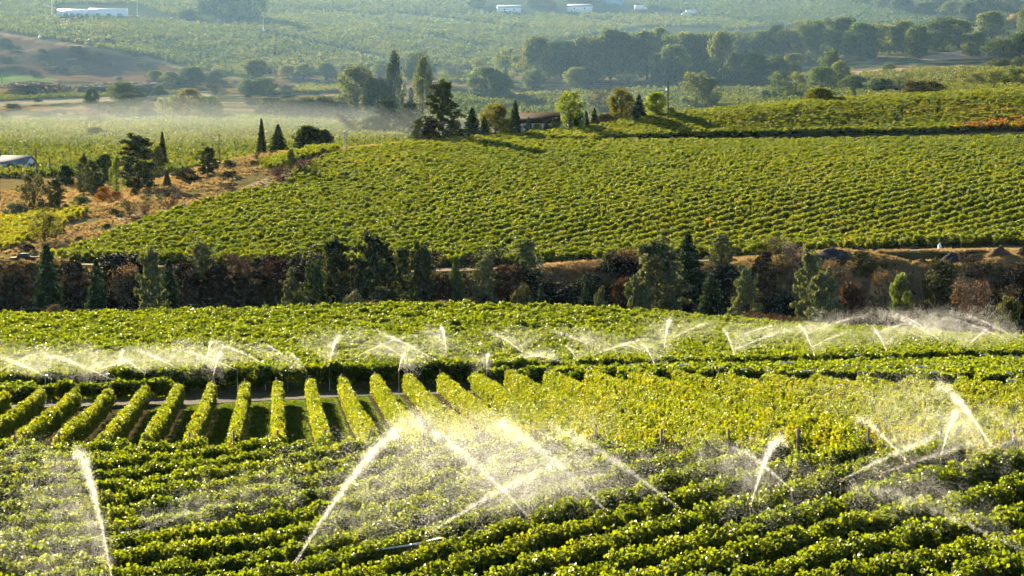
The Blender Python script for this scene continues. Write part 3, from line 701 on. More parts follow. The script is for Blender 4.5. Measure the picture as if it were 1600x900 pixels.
for a in [  # px, top, width, d, kind, colour, label
 # trees along the ridge of the hill
 (693, 127, 50, 622, 'pine', PINE, "tall dark pine towering over the ridge trees"),
 (655, 185, 26, 618, 'pine', GREY, "small pine just left of the tall ridge pine"),
 (672, 184, 24, 616, 'shrub', BROWN, "brown shrub at the foot of the tall ridge pine"),
 (712, 188, 26, 628, 'shrub', DARK, "dark shrub right of the tall ridge pine's trunk"),
 (738, 167, 34, 634, 'fir', FIR, "dark conifer right of the tall ridge pine"),
 (757, 180, 20, 636, 'fir', FIR, "short dark conifer between ridge conifer and olive tree"),
 (774, 161, 46, 640, 'broad', OLIVE, "olive spreading tree left of the brown roofed house"),
 (805, 155, 24, 640, 'fir', FIR, "dark spruce standing against the brown roofed house"),
 (826, 182, 16, 650, 'fir', FIR, "small dark conifer in front of the brown house roof"),
 (890, 142, 42, 650, 'loose', LIME, "bright yellow green tree beside the brown roofed house"),
 (853, 186, 12, 650, 'fir', DARK, "tiny dark cypress beside the house's white wall"),
 (840, 192, 16, 648, 'shrub', LIME, "bright green bush in front of the house"),
 (868, 184, 20, 650, 'shrub', GREEN, "green shrub left of the bright yellow green tree"),
 (900, 172, 24, 652, 'round', GREEN, "small dark tree under the bright yellow green tree"),
 (915, 172, 14, 658, 'fir', FIR, "thin conifer between yellow green tree and olive tree"),
 (928, 168, 16, 660, 'fir', FIR, "second thin conifer left of the olive ridge tree"),
 (945, 178, 26, 660, 'shrub', RUST, "rusty shrub below the olive ridge tree"),
 (962, 182, 22, 660, 'shrub', OLIVE, "low olive shrub left of the cone shaped spruce"),
 (970, 137, 38, 666, 'broad', OLIVE, "olive brown tree left of the cone shaped spruce"),
 (997, 146, 26, 664, 'fir', FIR, "dark cone shaped spruce between olive and lime trees on the ridge"),
 (1023, 145, 32, 668, 'round', LIME, "lime green round tree left of the ridge power pole"),
 (1048, 168, 16, 668, 'shrub', LIME, "small lime bush at the foot of the ridge power pole"),
 (1277, 137, 44, 692, 'dome', (0.09, 0.10, 0.02), "rounded green bush on the bare skyline of the upper vineyard"),
 (1425, 125, 40, 712, 'shrub', OLIVE, "olive shrub peeping over the skyline, left of its twin"),
 (1455, 127, 36, 714, 'shrub', OLIVE, "olive shrub peeping over the skyline, right of its twin"),
 # left shoulder of the hill
 (218, 212, 66, 545, 'pine', PINE, "large dark pine on the dry slope at left"),
 (327, 231, 36, 560, 'pine', PINE, "lone young pine on the golden grass slope"),
 (263, 266, 15, 545, 'fir', DARK, "little conifer right of the large dark pine"),
 (292, 262, 40, 552, 'shrub', OLIVE, "olive shrub between the large pine and the lone young pine"),
 (312, 276, 36, 548, 'shrub', BROWN, "brown shrub below the lone young pine"),
 (345, 286, 30, 540, 'bare', TAN, "straw coloured shrub below the lone young pine"),
 (133, 241, 22, 590, 'pine', GREY, "slim grey pine left of the large dark pine"),
 (147, 252, 30, 575, 'pine', GREY, "grey pine just behind the slim grey pine"),
 (166, 241, 36, 640, 'dome', GREEN, "round green tree behind the grey pines"),
 (185, 246, 26, 570, 'poplar', (0.13, 0.17, 0.05), "pale green poplar touching the large dark pine"),
 (105, 258, 28, 640, 'dome', DARK, "dark round tree near the white barn's poles"),
 (156, 270, 30, 545, 'pine', PINE, "mid-size pine under the grey pines"),
 (55, 272, 46, 520, 'loose', (0.05, 0.05, 0.03), "gaunt half bare pine at the far left"),
 (88, 281, 32, 525, 'pine', PINE, "dark pine beside the gaunt half bare pine"),
 (30, 318, 46, 515, 'shrub', GREY, "grey green shrub under the gaunt half bare pine"),
 (104, 318, 20, 520, 'fir', GREY, "small blue green conifer right of the dark pine"),
 (130, 306, 30, 530, 'shrub', (0.09, 0.14, 0.03), "leafy green bush on the slope left of the orange bushes"),
 (163, 292, 22, 520, 'shrub', ORANGE, "larger orange bush below the large dark pine"),
 (183, 298, 20, 522, 'shrub', ORANGE, "smaller orange bush below the large dark pine"),
 (70, 331, 50, 450, 'loose', OLIVE, "wispy olive tree in front of the yellow vines"),
 (290, 266, 12, 600, 'shrub', LIME, "lime bush on the hill crest right of the large pine"),
 (250, 228, 18, 610, 'shrub', OLIVE, "scruffy bush on the hill crest right of the large pine"),
 (257, 204, 18, 720, 'fir', DARK, "dark column of a conifer in the misty orchard"),
 (411, 184, 20, 640, 'fir', DARK, "pointed spruce left of its wider twin behind the dry crest"),
 (437, 193, 34, 640, 'fir', DARK, "wide spruce right of the pointed spruce behind the dry crest"),
 (483, 197, 44, 640, 'dome', DARK, "dense dark dome of a tree behind the dry crest"),
 (508, 203, 34, 645, 'dome', DARK, "smaller dark dome tree joined to the right of its big neighbour"),
 (456, 232, 14, 545, 'shrub', LIME, "green bush on the crest beside the small vine patch"),
 (440, 262, 40, 532, 'bare', RUST, "reddish brush along the vineyard's upper left edge, lower clump"),
 (478, 247, 46, 548, 'bare', RUST, "reddish brush along the vineyard's upper left edge, upper clump"),
 (268, 305, 26, 484, 'bare', RUST, "red brown shrub at the vineyard's left edge below the large pine"),
 (228, 314, 20, 478, 'bare', TAN, "pale dry shrub at the vineyard's left edge"),
 (203, 312, 26, 478, 'bare', OLIVE, "olive shrub by the fence at the vineyard's left edge"),
 # ravine
 (72, 377, 54, 372, 'fir', FIR, "dark fir at the left end of the ravine trees"),
 (20, 415, 60, 372, 'shrub', BROWN, "brown thicket left of the dark fir in the ravine"),
 (110, 408, 50, 380, 'shrub', BROWN, "brown thicket right of the leftmost ravine fir"),
 (150, 402, 42, 366, 'fir', FIR, "second dark fir from the left in the ravine"),
 (190, 410, 46, 382, 'bare', TAN, "dry tan shrub on the bank between two left firs"),
 (236, 390, 40, 362, 'pine', GREY, "grey green pine lit on its left side, left part of ravine"),
 (263, 402, 44, 368, 'fir', FIR, "dark fir touching the grey green pine's right side"),
 (315, 381, 34, 388, 'pine', GREY, "slim grey pine rising above the ravine brush at left"),
 (288, 410, 44, 386, 'shrub', BROWN, "brown brush left of the slim grey pine"),
 (340, 412, 44, 384, 'shrub', BROWN, "brown brush right of the slim grey pine"),
 (375, 394, 46, 390, 'bare', (0.075, 0.048, 0.025), "tall russet brush left of the road gap"),
 (426, 404, 28, 384, 'bare', RUST, "lone russet shrub in front of the dirt road"),
 (455, 424, 34, 362, 'pine', GREY, "short pine left of the ravine's pine group"),
 (492, 412, 36, 366, 'pine', GREEN, "leafy young pine at the left of the pine group"),
 (522, 374, 50, 374, 'pine', PINE, "tall loose pine, left one of the ravine's central group"),
 (585, 369, 66, 366, 'pine', PINE, "broadest dark pine of the ravine's central group"),
 (555, 450, 50, 350, 'shrub', GREY, "grey bush at the foot of the broadest dark pine"),
 (630, 388, 34, 376, 'pine', PINE, "slim pine right of the broadest dark pine"),
 (657, 383, 44, 370, 'pine', PINE, "grey topped pine closing the ravine's central group"),
 (690, 425, 40, 372, 'shrub', BROWN, "brown brush right of the ravine's central group"),
 (712, 398, 32, 376, 'fir', GREEN, "narrow fir standing before the dirt road"),
 (757, 400, 34, 378, 'pine', GREY, "light grey pine standing before the dirt road"),
 (795, 413, 54, 380, 'shrub', RUST, "russet bush between grey pine and the leaning white pole"),
 (823, 376, 40, 384, 'pine', GREY, "tall thin pine left of the leaning white pole"),
 (846, 440, 30, 352, 'fir', FIR, "small fir low in the ravine below the leaning white pole"),
 (815, 440, 44, 356, 'shrub', OLIVE, "olive thicket low in the ravine below the tall thin pine"),
 (912, 405, 50, 390, 'bare', TAN, "pale straw brush on the sunny bank"),
 (920, 425, 40, 372, 'fir', FIR, "dark fir under the pale straw brush"),
 (938, 454, 22, 345, 'pine', GREY, "tiny lit pine at the near rim of the ravine"),
 (951, 395, 26, 390, 'pine', GREY, "young pine left of the orange brush"),
 (985, 381, 58, 394, 'bare', (0.14, 0.07, 0.028), "orange brown brush left of the giant ravine pine"),
 (975, 430, 40, 366, 'shrub', RUST, "rust red thicket in shade left of the giant ravine pine"),
 (1025, 378, 84, 360, 'pine', GREY, "giant broad pine in the middle right of the ravine"),
 (1000, 440, 50, 346, 'pine', GREY, "bushy low pine at the giant pine's left foot"),
 (1075, 364, 54, 384, 'fir', FIR, "dark pointed fir behind the giant broad pine"),
 (1128, 367, 34, 390, 'pine', GREY, "small round pine on the bank right of the dark pointed fir"),
 (1112, 424, 60, 366, 'fir', FIR, "wide dark fir low between the giant pine and lit pine"),
 (1167, 420, 42, 352, 'pine', GREY, "lit bluish pine right of the wide dark fir"),
 (1192, 392, 40, 384, 'shrub', BROWN, "brown brush behind the lit bluish pine"),
 (1220, 369, 54, 390, 'bare', OLIVE, "tall olive brown brush on the ravine's far bank"),
 (1250, 378, 48, 386, 'bare', (0.15, 0.11, 0.10), "purple grey leafless brush on the ravine's far bank"),
 (1267, 394, 42, 362, 'pine', GREY, "upright lit pine under the purple grey brush"),
 (1289, 424, 50, 352, 'pine', GREY, "lower lit pine right of the upright lit pine"),
 (1308, 405, 50, 384, 'bare', TAN, "tan brush right of the upright lit pine"),
 (1350, 392, 42, 388, 'shrub', OLIVE, "olive gold shrub at the top of the sunny bank"),
 (1330, 440, 50, 364, 'shrub', RUST, "rusty thicket in shade below the tan brush"),
 (1408, 430, 34, 366, 'round', (0.11, 0.14, 0.05), "pale green young willow halfway down the bank"),
 (1385, 420, 40, 378, 'bare', TAN, "dry tan brush left of the pale green willow"),
 (1474, 404, 56, 382, 'shrub', OLIVE, "broad olive brown bush on the bank below the gravel heap"),
 (1455, 450, 24, 360, 'shrub', OLIVE, "small gold lit bush below the broad olive bush"),
 (1530, 398, 60, 388, 'bare', BROWN, "brown brush below the soil heaps"),
 (1520, 435, 60, 366, 'bare', (0.15, 0.10, 0.07), "grey brown leafless bush low on the right bank"),
 (1560, 440, 60, 368, 'bare', BROWN, "dark brown brush low on the right bank"),
 (1595, 410, 60, 384, 'shrub', BROWN, "brown brush at the picture's right end of the ravine"),
 (1440, 470, 60, 350, 'shrub', BROWN, "dark brush at the ravine floor behind the right sprinklers"),
 (1370, 470, 60, 350, 'shrub', BROWN, "dark brush at the ravine floor left of its twin"),
 (1580, 468, 62, 262, 'pine', OLIVE, "sunlit pine rising behind the right end of the back vineyard"),
 # brush at the crest of the back vineyard
 (82, 475, 26, 237, 'shrub', TAN, "tan bush at the left crest of the back vineyard"),
 (705, 469, 40, 230, 'bare', TAN, "low tan brush at the middle crest of the back vineyard"),
 (590, 470, 44, 231, 'bare', TAN, "low tan brush at the crest before the broadest pine"),
 (1165, 488, 46, 240, 'bare', RUST, "red brown brush at the right crest, left clump"),
 (1205, 491, 46, 241, 'bare', RUST, "red brown brush at the right crest, middle clump"),
 (1245, 493, 46, 242, 'bare', RUST, "red brown brush at the right crest, right clump"),
 ]:
    tree(*a)
# brush that fills the shaded ravine, too tangled to single out; the shade is put into its dark colours
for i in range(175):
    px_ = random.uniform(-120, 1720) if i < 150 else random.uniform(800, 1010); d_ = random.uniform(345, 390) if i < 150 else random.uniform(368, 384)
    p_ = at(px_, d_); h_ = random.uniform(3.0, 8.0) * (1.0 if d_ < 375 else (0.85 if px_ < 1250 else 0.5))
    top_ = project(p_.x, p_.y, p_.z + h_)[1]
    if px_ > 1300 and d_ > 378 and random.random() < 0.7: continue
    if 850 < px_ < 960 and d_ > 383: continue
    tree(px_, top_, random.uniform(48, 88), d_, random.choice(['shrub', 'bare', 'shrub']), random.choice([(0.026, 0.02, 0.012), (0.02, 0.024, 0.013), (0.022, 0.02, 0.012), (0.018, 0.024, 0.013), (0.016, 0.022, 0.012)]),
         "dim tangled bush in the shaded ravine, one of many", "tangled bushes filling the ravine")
for i in range(26):
    px_ = random.uniform(20, 430); d_ = float(np.interp(px_, HL_P, HL_D)) + random.uniform(12, 75); p_ = at(px_, d_)
    tree(px_, project(p_.x, p_.y, p_.z + random.uniform(0.9, 2.4))[1], random.uniform(10, 24), d_, random.choice(['shrub', 'bare', 'shrub']), random.choice([OLIVE, GREEN, BROWN, RUST]),
         "low scrub bush on the dry grass slope, one of many alike", "scrub on the dry slope")
# far valley
HG = (0.075, 0.105, 0.05); HY = (0.10, 0.12, 0.055); HD = (0.05, 0.075, 0.04)
far_list = [
 (560, 104, 66, 184, 'broad', HY, "broad pale cottonwood left of the tall dark poplar in the valley"),
 (618, 86, 36, 190, 'poplar', HD, "tallest dark poplar in the valley"),
 (592, 122, 40, 188, 'round', HG, "green tree between cottonwood and tallest dark poplar"),
 (662, 95, 44, 192, 'poplar', HY, "pale pointed poplar right of the tallest dark poplar"),
 (655, 82, 46, 132, 'round', HG, "hazy round tree behind the two poplars"),
 (548, 178, 36, 208, 'bare', (0.12, 0.09, 0.09), "hazy mauve bush in the dark clump below the cottonwood"),
 (585, 182, 50, 210, 'dome', HD, "hazy low tree in the dark clump below the cottonwood"),
 (608, 155, 40, 210, 'pine', HD, "hazy pine in the dark clump below the poplars"),
 (640, 158, 36, 208, 'pine', HD, "second hazy pine of the dark clump, nearer the ridge"),
 (760, 105, 54, 152, 'round', HG, "big hazy tree standing alone right of the poplars"),
 (785, 116, 36, 153, 'round', HG, "hazy tree leaning on the big lone tree's right side"),
 (745, 90, 26, 130, 'loose', HY, "thin pale tree above the big lone tree"),
 (790, 74, 40, 128, 'loose', HY, "pale tree at the edge of the far field above the lone tree"),
 (833, 108, 32, 138, 'round', HG, "small round tree at the left end below the long tree row"),
 (900, 105, 36, 141, 'round', HY, "lit round tree in front of the long tree row"),
 (918, 124, 20, 142, 'bare', (0.14, 0.10, 0.08), "pinkish shrub right of the lit round tree"),
 (978, 115, 36, 138, 'bare', HY, "pale shrub in front of the long tree row's middle"),
 (950, 130, 16, 140, 'shrub', HY, "small pale bush left of the pale shrub"),
 (1048, 71, 62, 134, 'broad', HG, "great two-lobed tree before the long tree row"),
 (1030, 115, 30, 136, 'round', HY, "small pale tree at the great two-lobed tree's foot"),
 (1085, 112, 50, 172, 'loose', HY, "hazy spreading tree right of the ridge power pole"),
 (1105, 118, 34, 172, 'loose', HG, "hazy tree joined to the spreading tree's right side"),
 (935, 140, 36, 178, 'loose', (0.10, 0.10, 0.08), "faint bare tree in the orchard behind the ridge"),
 (1112, 93, 30, 126, 'dome', HY, "left bush of the rounded valley thicket"),
 (1145, 84, 44, 130, 'dome', HG, "second bush of the rounded valley thicket"),
 (1178, 84, 40, 131, 'dome', HG, "third bush of the rounded valley thicket"),
 (1210, 86, 40, 124, 'dome', HG, "fourth bush of the rounded valley thicket"),
 (1235, 84, 34, 118, 'round', HY, "pale tree at the rounded thicket's right end"),
 (1213, 112, 30, 156, 'loose', HG, "hazy tree left of its taller twin behind the skyline"),
 (1240, 112, 32, 154, 'loose', HY, "hazy taller twin tree behind the skyline"),
 (1192, 140, 14, 158, 'shrub', HD, "dark hazy shrub behind the skyline left of the twin trees"),
 (1292, 77, 34, 128, 'broad', HD, "dark upright tree right of the rounded thicket"),
 (1280, 104, 40, 140, 'round', HG, "lower tree at the dark upright tree's foot"),
 (1308, 96, 28, 134, 'round', HY, "pale tree at the dark upright tree's right side"),
 (1330, 117, 46, 142, 'dome', HG, "long low bush in front of the right field"),
 (1370, 122, 50, 144, 'dome', HG, "second long low bush in front of the right field"),
 (1400, 118, 34, 140, 'loose', HY, "pale thin bush before the right field"),
 (1383, 98, 18, 112, 'round', HY, "small lit tree beside the sandy strip in the right field"),
 (1510, 66, 26, 88, 'round', HY, "lit bush at the end of the sandy track"),
 (1555, 92, 40, 106, 'dome', HY, "low lit bush on the right field's edge, left one"),
 (1590, 90, 40, 106, 'dome', HY, "low lit bush on the right field's edge, right one"),
 (1520, 114, 30, 132, 'loose', HG, "hazy small tree in the right field"),
 (1545, 110, 26, 130, 'loose', HY, "second hazy small tree in the right field"),
 (1580, 106, 40, 132, 'loose', HG, "third hazy small tree in the right field"),
 (400, 92, 46, 128, 'round', HY, "yellowish round tree at the foot of the far vineyard"),
 (415, 122, 46, 148, 'round', HG, "green tree below the yellowish round tree"),
 (390, 124, 26, 147, 'round', HG, "small green tree left of the green tree below the yellow one"),
 (453, 102, 26, 122, 'round', (0.16, 0.13, 0.05), "amber bush left end of the hedge under the far vineyard"),
 (478, 100, 30, 124, 'round', HY, "second bush of the hedge under the far vineyard"),
 (512, 98, 34, 125, 'dome', HG, "third bush of the hedge under the far vineyard"),
 (540, 108, 26, 122, 'bare', (0.14, 0.10, 0.08), "mauve bush ending the hedge under the far vineyard"),
 (596, 100, 28, 120, 'round', HY, "pale bush behind the cottonwood"),
 (710, 103, 40, 116, 'bare', HY, "dry hedge at the far vineyard's edge right of the poplars"),
 (248, 110, 26, 130, 'round', HY, "pale round tree on the left valley bank"),
 (272, 112, 26, 134, 'round', HY, "second pale round tree on the left valley bank"),
 (305, 104, 46, 136, 'dome', HG, "large round tree on the left valley bank"),
 (340, 110, 36, 132, 'dome', HG, "round tree right of the large one on the valley bank"),
 (340, 128, 28, 148, 'bare', HY, "pale feathery shrub below the valley bank trees"),
 (148, 138, 22, 165, 'round', HD, "small dark round tree by the silvery strip"),
 (195, 128, 40, 158, 'round', HG, "tall tree of the clump by the silvery strip"),
 (205, 146, 34, 170, 'round', HD, "low dark tree of the clump by the silvery strip"),
 (222, 142, 22, 160, 'round', HD, "right tree of the clump by the silvery strip"),
 (186, 158, 16, 168, 'round', HD, "tiny tree of the clump by the silvery strip"),
 (235, 134, 26, 146, 'shrub', HY, "pale bush right of the wet strip's tree clump"),
 (254, 133, 18, 147, 'round', HG, "small bush between silvery strip clump and bank trees"),
 (132, 136, 16, 147, 'shrub', HY, "pale bush above the small dark round tree"),
 (300, 139, 46, 181, 'broad', (0.12, 0.11, 0.045), "golden brown tree in the lower left valley"),
 (332, 150, 36, 182, 'round', HG, "green tree right of the golden brown tree"),
 (258, 152, 22, 180, 'loose', HY, "thin pale tree left of the golden brown tree"),
 (275, 148, 22, 180, 'loose', HY, "second thin pale tree left of the golden brown tree"),
 (188, 166, 34, 182, 'shrub', HY, "pale bush below the wet strip's tree clump"),
 (213, 166, 16, 182, 'loose', HY, "yellow bush below the wet strip's tree clump"),
 (148, 172, 28, 193, 'bare', (0.15, 0.12, 0.10), "pinkish grey bush above the misty orchard"),
 (152, 198, 30, 215, 'round', HY, "pale tree drowned in the mist of the left orchard"),
 (70, 174, 44, 188, 'shrub', HG, "low green bush on the dry terrace at left"),
 (115, 180, 34, 188, 'shrub', HY, "low pale bush on the dry terrace at left"),
 (430, 152, 50, 182, 'shrub', HY, "leftmost bush of the thicket below the cottonwood"),
 (455, 154, 44, 180, 'round', HY, "second bush of the thicket left of the cottonwood"),
 (480, 152, 34, 182, 'round', HG, "third bush of the thicket left of the cottonwood"),
 (505, 150, 50, 184, 'round', HY, "fourth bush of the thicket left of the cottonwood"),
 (530, 158, 40, 184, 'shrub', HY, "last bush of the thicket touching the cottonwood"),
 (412, 170, 30, 184, 'shrub', HG, "low bush at the thicket's far left"),
 (200, 128, 150, 138, 'shrub', (0.11, 0.07, 0.05), "long dark brush line above the silvery strip"),
 (60, 128, 110, 146, 'shrub', (0.10, 0.06, 0.05), "reddish dark brush line at the left edge of the valley"),
 (340, -14, 40, 26, 'round', HD, "dark tree by the greenhouse, left of the parked cars"),
 (318, 4, 12, 24, 'fir', HD, "small conifer right of the greenhouse"),
 (300, 14, 34, 30, 'dome', HD, "dark low hedge right of the greenhouse"),
 (322, -8, 16, 26, 'fir', HD, "pointed conifer by the parked cars"),
 (375, -12, 34, 28, 'round', HY, "pale tree, left of the pair at the top"),
 (403, -16, 34, 30, 'round', HG, "pale tree, right of the pair at the top"),
 (745, -4, 30, 12, 'round', HY, "small amber tree beside the blue roofed shed"),
 (862, 4, 16, 14, 'dome', (0.10, 0.05, 0.05), "maroon tree between the two sheds"),
 (840, -8, 34, 12, 'dome', HD, "dark tree behind the farmyard sheds, left one"),
 (905, -10, 60, 8, 'dome', HD, "dark tree mass behind the farmyard sheds, right one"),
 (1575, 22, 20, 44, 'round', (0.28, 0.20, 0.05), "small golden tree among the dark trees at upper right"),
]
for px_, top_, w_, by_, k_, c_, l_ in far_list:
    tree(px_, top_, w_, 0, k_, c_, l_, None, None, None, max(by_, 1.5), 780)
# the long tree row across the valley and the wood at the upper right
n_ = 0
for px_ in range(838, 1135, 19):
    n_ += 1
    t_ = float(np.interp(px_, [838, 900, 970, 1040, 1135], [62, 60, 46, 48, 50])) + random.uniform(-5, 6)
    tree(px_, t_, random.uniform(34, 46), 0, random.choice(['round', 'broad', 'round']), random.choice([HG, HY, HG, (0.10, 0.115, 0.045)]),
         f"{ORD[n_-1]} tree from the left in the long row across the valley", "long tree row across the valley", None, None, 122 + random.uniform(-3, 6), 1000)
n_ = 0
for px_ in range(1140, 1440, 22):
    n_ += 1
    t_ = float(np.interp(px_, [1140, 1250, 1340, 1440], [50, 36, 30, 44])) + random.uniform(-6, 6)
    tree(px_, t_, random.uniform(36, 50), 0, random.choice(['round', 'broad', 'loose']), random.choice([HG, HY, HD]),
         f"{ORD[n_-1]} tree from the left in the tree belt right of the long row", "tree belt below the dark orchard", None, None, float(np.interp(px_, [1140, 1440], [104, 84])) + random.uniform(-4, 4), 1000)
n_ = 0
for px_, t_, w_, b_ in [(1425, 40, 40, 82), (1465, 28, 56, 78), (1490, 30, 44, 76), (1520, 50, 30, 84), (1540, 18, 50, 62), (1555, 60, 50, 92), (1585, 52, 44, 90), (1600, 6, 40, 60), (1440, 2, 44, 26), (1400, -4, 40, 20), (1480, 2, 40, 30), (1505, 4, 36, 36), (1520, -6, 50, 24), (1570, -4, 44, 24), (1610, 30, 50, 80), (1415, 8, 30, 24), (1375, -6, 34, 12), (1340, -8, 40, 8), (1460, -8, 40, 14), (1550, -10, 50, 12)]:
    n_ += 1
    tree(px_, t_, w_, 0, random.choice(['round', 'broad', 'dome']), random.choice([HG, HY, HD, HD]), f"hazy tree of the upper right wood, {ORD[n_-1]} in its scattered crowd", "upper right wood", None, None, b_, 1000)
# scrub scattered over the valley terraces and the bluff
for i in range(90):
    if i < 56: px_, by_, mn_ = random.uniform(-30, 470), random.uniform(112, 188), 1040
    elif i < 82: px_, by_, mn_ = random.uniform(0, 230), random.uniform(66, 112), 1280
    else: px_, by_, mn_ = random.uniform(690, 1450), random.uniform(112, 150), 1020
    tree(px_, by_ - random.uniform(4, 11), random.uniform(9, 26), 0, random.choice(['shrub', 'bare', 'dome', 'shrub']), random.choice([HG, HY, (0.09, 0.06, 0.04), HD]),
         "small scrub bush on the hazy valley terraces, one of many alike", "scrub on the valley terraces", None, None, by_, mn_)
print("trees", TREE_N)

# ------------------------------------------------------------------ far vineyards and orchards
def far_field(name, label, poly, dirv, spacing, step, size, tint, dmin, dmax, seed, holes=(), tall=1.0):
    r = np.random.default_rng(seed)
    d = np.array(dirv, float); d /= np.linalg.norm(d); nrm = np.array([-d[1], d[0]])
    lo, hi = ucol(min(p[0] for p in poly)) * dmax, ucol(max(p[0] for p in poly)) * dmax
    cx, cy = (lo + hi) / 2, (dmin + dmax) / 2; R = math.hypot(abs(hi - lo), dmax - dmin) / 2 + 100
    a, b = np.meshgrid(np.arange(-R, R, spacing), np.arange(-R, R, step), indexing='ij')
    b = b + r.uniform(-0.35, 0.35, b.shape) * step; a = a + r.normal(0, 0.12, a.shape)
    x = (cx + d[0]*b + nrm[0]*a).ravel(); y = (cy + d[1]*b + nrm[1]*a).ravel()
    m = (y > dmin) & (y < dmax); x, y = x[m], y[m]
    z = ground(x, y)
    qx, qy = project(x, y, z)
    m = inpoly(qx, qy, poly)
    for h in holes: m &= ~inpoly(qx, qy, h)
    m &= r.uniform(0, 1, len(m)) > 0.03
    x, y, z = x[m], y[m], z[m]; n = len(x)
    s = size * r.uniform(0.75, 1.25, n)
    tn = tint + (fbm(x/30, y/30, seed) - 0.5) * 0.5 + r.normal(0, 0.08, n)
    scatter(name, np.stack([x, y, z + s*0.75*tall], 1), np.stack([r.uniform(-.3, .3, n), r.uniform(-.3, .3, n), r.uniform(0, 6.28, n)], 1), np.stack([s, s, s*tall], 1), tn, GF, 5, None, kind="stuff", label=label, category="vineyard")
    return n
def strip(x1, y1, x2, y2, w): return [(x1, y1 - w), (x2, y2 - w), (x2, y2 + w), (x1, y1 + w)]
gaps = [strip(400, 49, 615, 94, 2.0), strip(595, 43, 760, 74, 2.0), strip(620, 21, 830, 46, 2.2), strip(860, 21, 990, 40, 1.8), strip(420, 10, 500, 16, 1.5), strip(500, 18, 600, 24, 1.5), strip(640, 24, 1000, 16, 0.5), strip(-400, -4, 95, 28, 0.01), [(85, 6), (215, 6), (262, 24), (350, 34), (420, 25), (350, 42), (262, 32), (85, 26)]]
nf = 0
nf += far_field("far_vineyard", "green vineyard rows on the sunny slope across the valley, around the greenhouse", [(-300, -2), (-300, 44), (0, 49), (100, 64), (240, 90), (300, 108), (380, 118), (480, 112), (620, 100), (720, 106), (830, 112), (838, 70), (1000, 42), (1130, 42), (1130, 48), (1210, 42), (1120, 26), (800, 22), (760, 20), (700, -2)], (1, 0.25), 5.4, 3.0, 1.5, 0.52, 1280, 1960, 61, gaps)
nf += far_field("far_orchard", "dark green orchard on the slope at upper right, beside the white trucks", [(990, -2), (1010, 12), (1090, 24), (1200, 40), (1300, 52), (1440, 44), (1470, 30), (1400, 18), (1360, -2)], (1, 0.35), 3.6, 1.9, 1.35, 0.18, 1250, 1960, 62, (), 1.4)
nf += far_field("misty_orchard", "pale misty orchard rows on the valley floor at left", [(-300, 186), (0, 192), (200, 190), (380, 184), (640, 188), (640, 250), (500, 260), (300, 300), (-300, 300)], (1, 0.3), 3.6, 1.9, 1.15, 0.5, 690, 1100, 63, (), 1.3)
nf += far_field("valley_orchard", "hazy orchard rows in the valley behind the ridge house", [(670, 150), (800, 153), (950, 143), (1110, 142), (1200, 142), (1330, 140), (1330, 190), (670, 220)], (1, 0.2), 3.6, 1.9, 1.2, 0.45, 860, 1330, 64, (), 1.4)
nf += far_field("valley_field", "hazy bushy field in the right part of the valley", [(1340, 118), (1450, 108), (1620, 108), (1800, 108), (1800, 160), (1340, 160)], (1, 0.2), 3.6, 2.2, 1.25, 0.62, 860, 1330, 65, (), 1.0)
nf += far_field("valley_strip", "narrow green crop strip on the left valley terrace", [(-200, 150), (0, 150), (110, 147), (310, 143), (310, 147), (120, 153), (0, 158), (-200, 158)], (1, 0.1), 3.0, 1.6, 0.9, 0.5, 1020, 1330, 66)
nf += far_field("valley_patch", "small pale crop patch left of the cottonwood", [(430, 138), (540, 128), (540, 143), (430, 148)], (1, 0.1), 3.0, 1.6, 0.9, 0.6, 1020, 1330, 67)
nf += far_field("terrace_patch", "pale green crop patch between poplars and the long tree row", [(685, 113), (735, 113), (735, 128), (685, 128)], (1, 0.1), 3.0, 1.6, 0.9, 0.6, 1020, 1400, 68)
print("field", nf)
# two small vine patches on the left shoulder of the hill
def small_patch(poly, dirv, d0, d1, label, group, tint, seed, sp=2.6):
    def keep(x, y):
        qx, qy = project(x, y, ground(x, y)); return (y > d0) & (y < d1) & inpoly(qx, qy, poly)
    for i, (k, line) in enumerate(row_lines(dirv, sp, keep, 1.5, 5.0, 700, (-60, (d0 + d1) / 2))):
        P = hedge(line, 3.6, 0.4, 2.0, 0.45, seed + k, tint, 0.1, 0.5, 0.3)
        vine_row(f"{ORD[min(33, i)]} {label}", group, P, GH, 6, line[0])
small_patch([(-150, 352), (0, 346), (60, 336), (150, 330), (110, 350), (60, 372), (20, 392), (-150, 392)], (0.5, 0.86), 415, 560, "yellowing vine row behind the wispy olive tree, counted from far left", "yellowing rows at the left", 0.60, 8000)
small_patch([(395, 262), (430, 250), (500, 231), (545, 229), (520, 240), (470, 252), (425, 268)], (0.62, 0.8), 530, 605, "bright green vine row of the small dry crest patch, counted from its left", "rows of the small crest patch", 0.45, 8500)

# ------------------------------------------------------------------ sprinklers and water
mw, nt = new_mat("water_drops")
_d = N(nt, 'ShaderNodeBsdfDiffuse'); _d.inputs[0].default_value = (0.93, 0.95, 0.96, 1)
_t = N(nt, 'ShaderNodeBsdfTranslucent'); _t.inputs[0].default_value = (0.96, 0.96, 0.94, 1)
_g = N(nt, 'ShaderNodeBsdfGlossy'); _g.inputs['Roughness'].default_value = 0.3
_m1 = N(nt, 'ShaderNodeMixShader'); _m1.inputs[0].default_value = 0.8
nt.links.new(_d.outputs[0], _m1.inputs[1]); nt.links.new(_t.outputs[0], _m1.inputs[2])
_m2 = N(nt, 'ShaderNodeMixShader'); _m2.inputs[0].default_value = 0.08
nt.links.new(_m1.outputs[0], _m2.inputs[1]); nt.links.new(_g.outputs[0], _m2.inputs[2])
_o = N(nt, 'ShaderNodeOutputMaterial'); nt.links.new(_m2.outputs[0], _o.inputs[0])
M_WATER = mw
M_PIPE = plain("aluminium_pipe", (0.55, 0.57, 0.58), 0.35, 0.12, 2, metal=0.6)
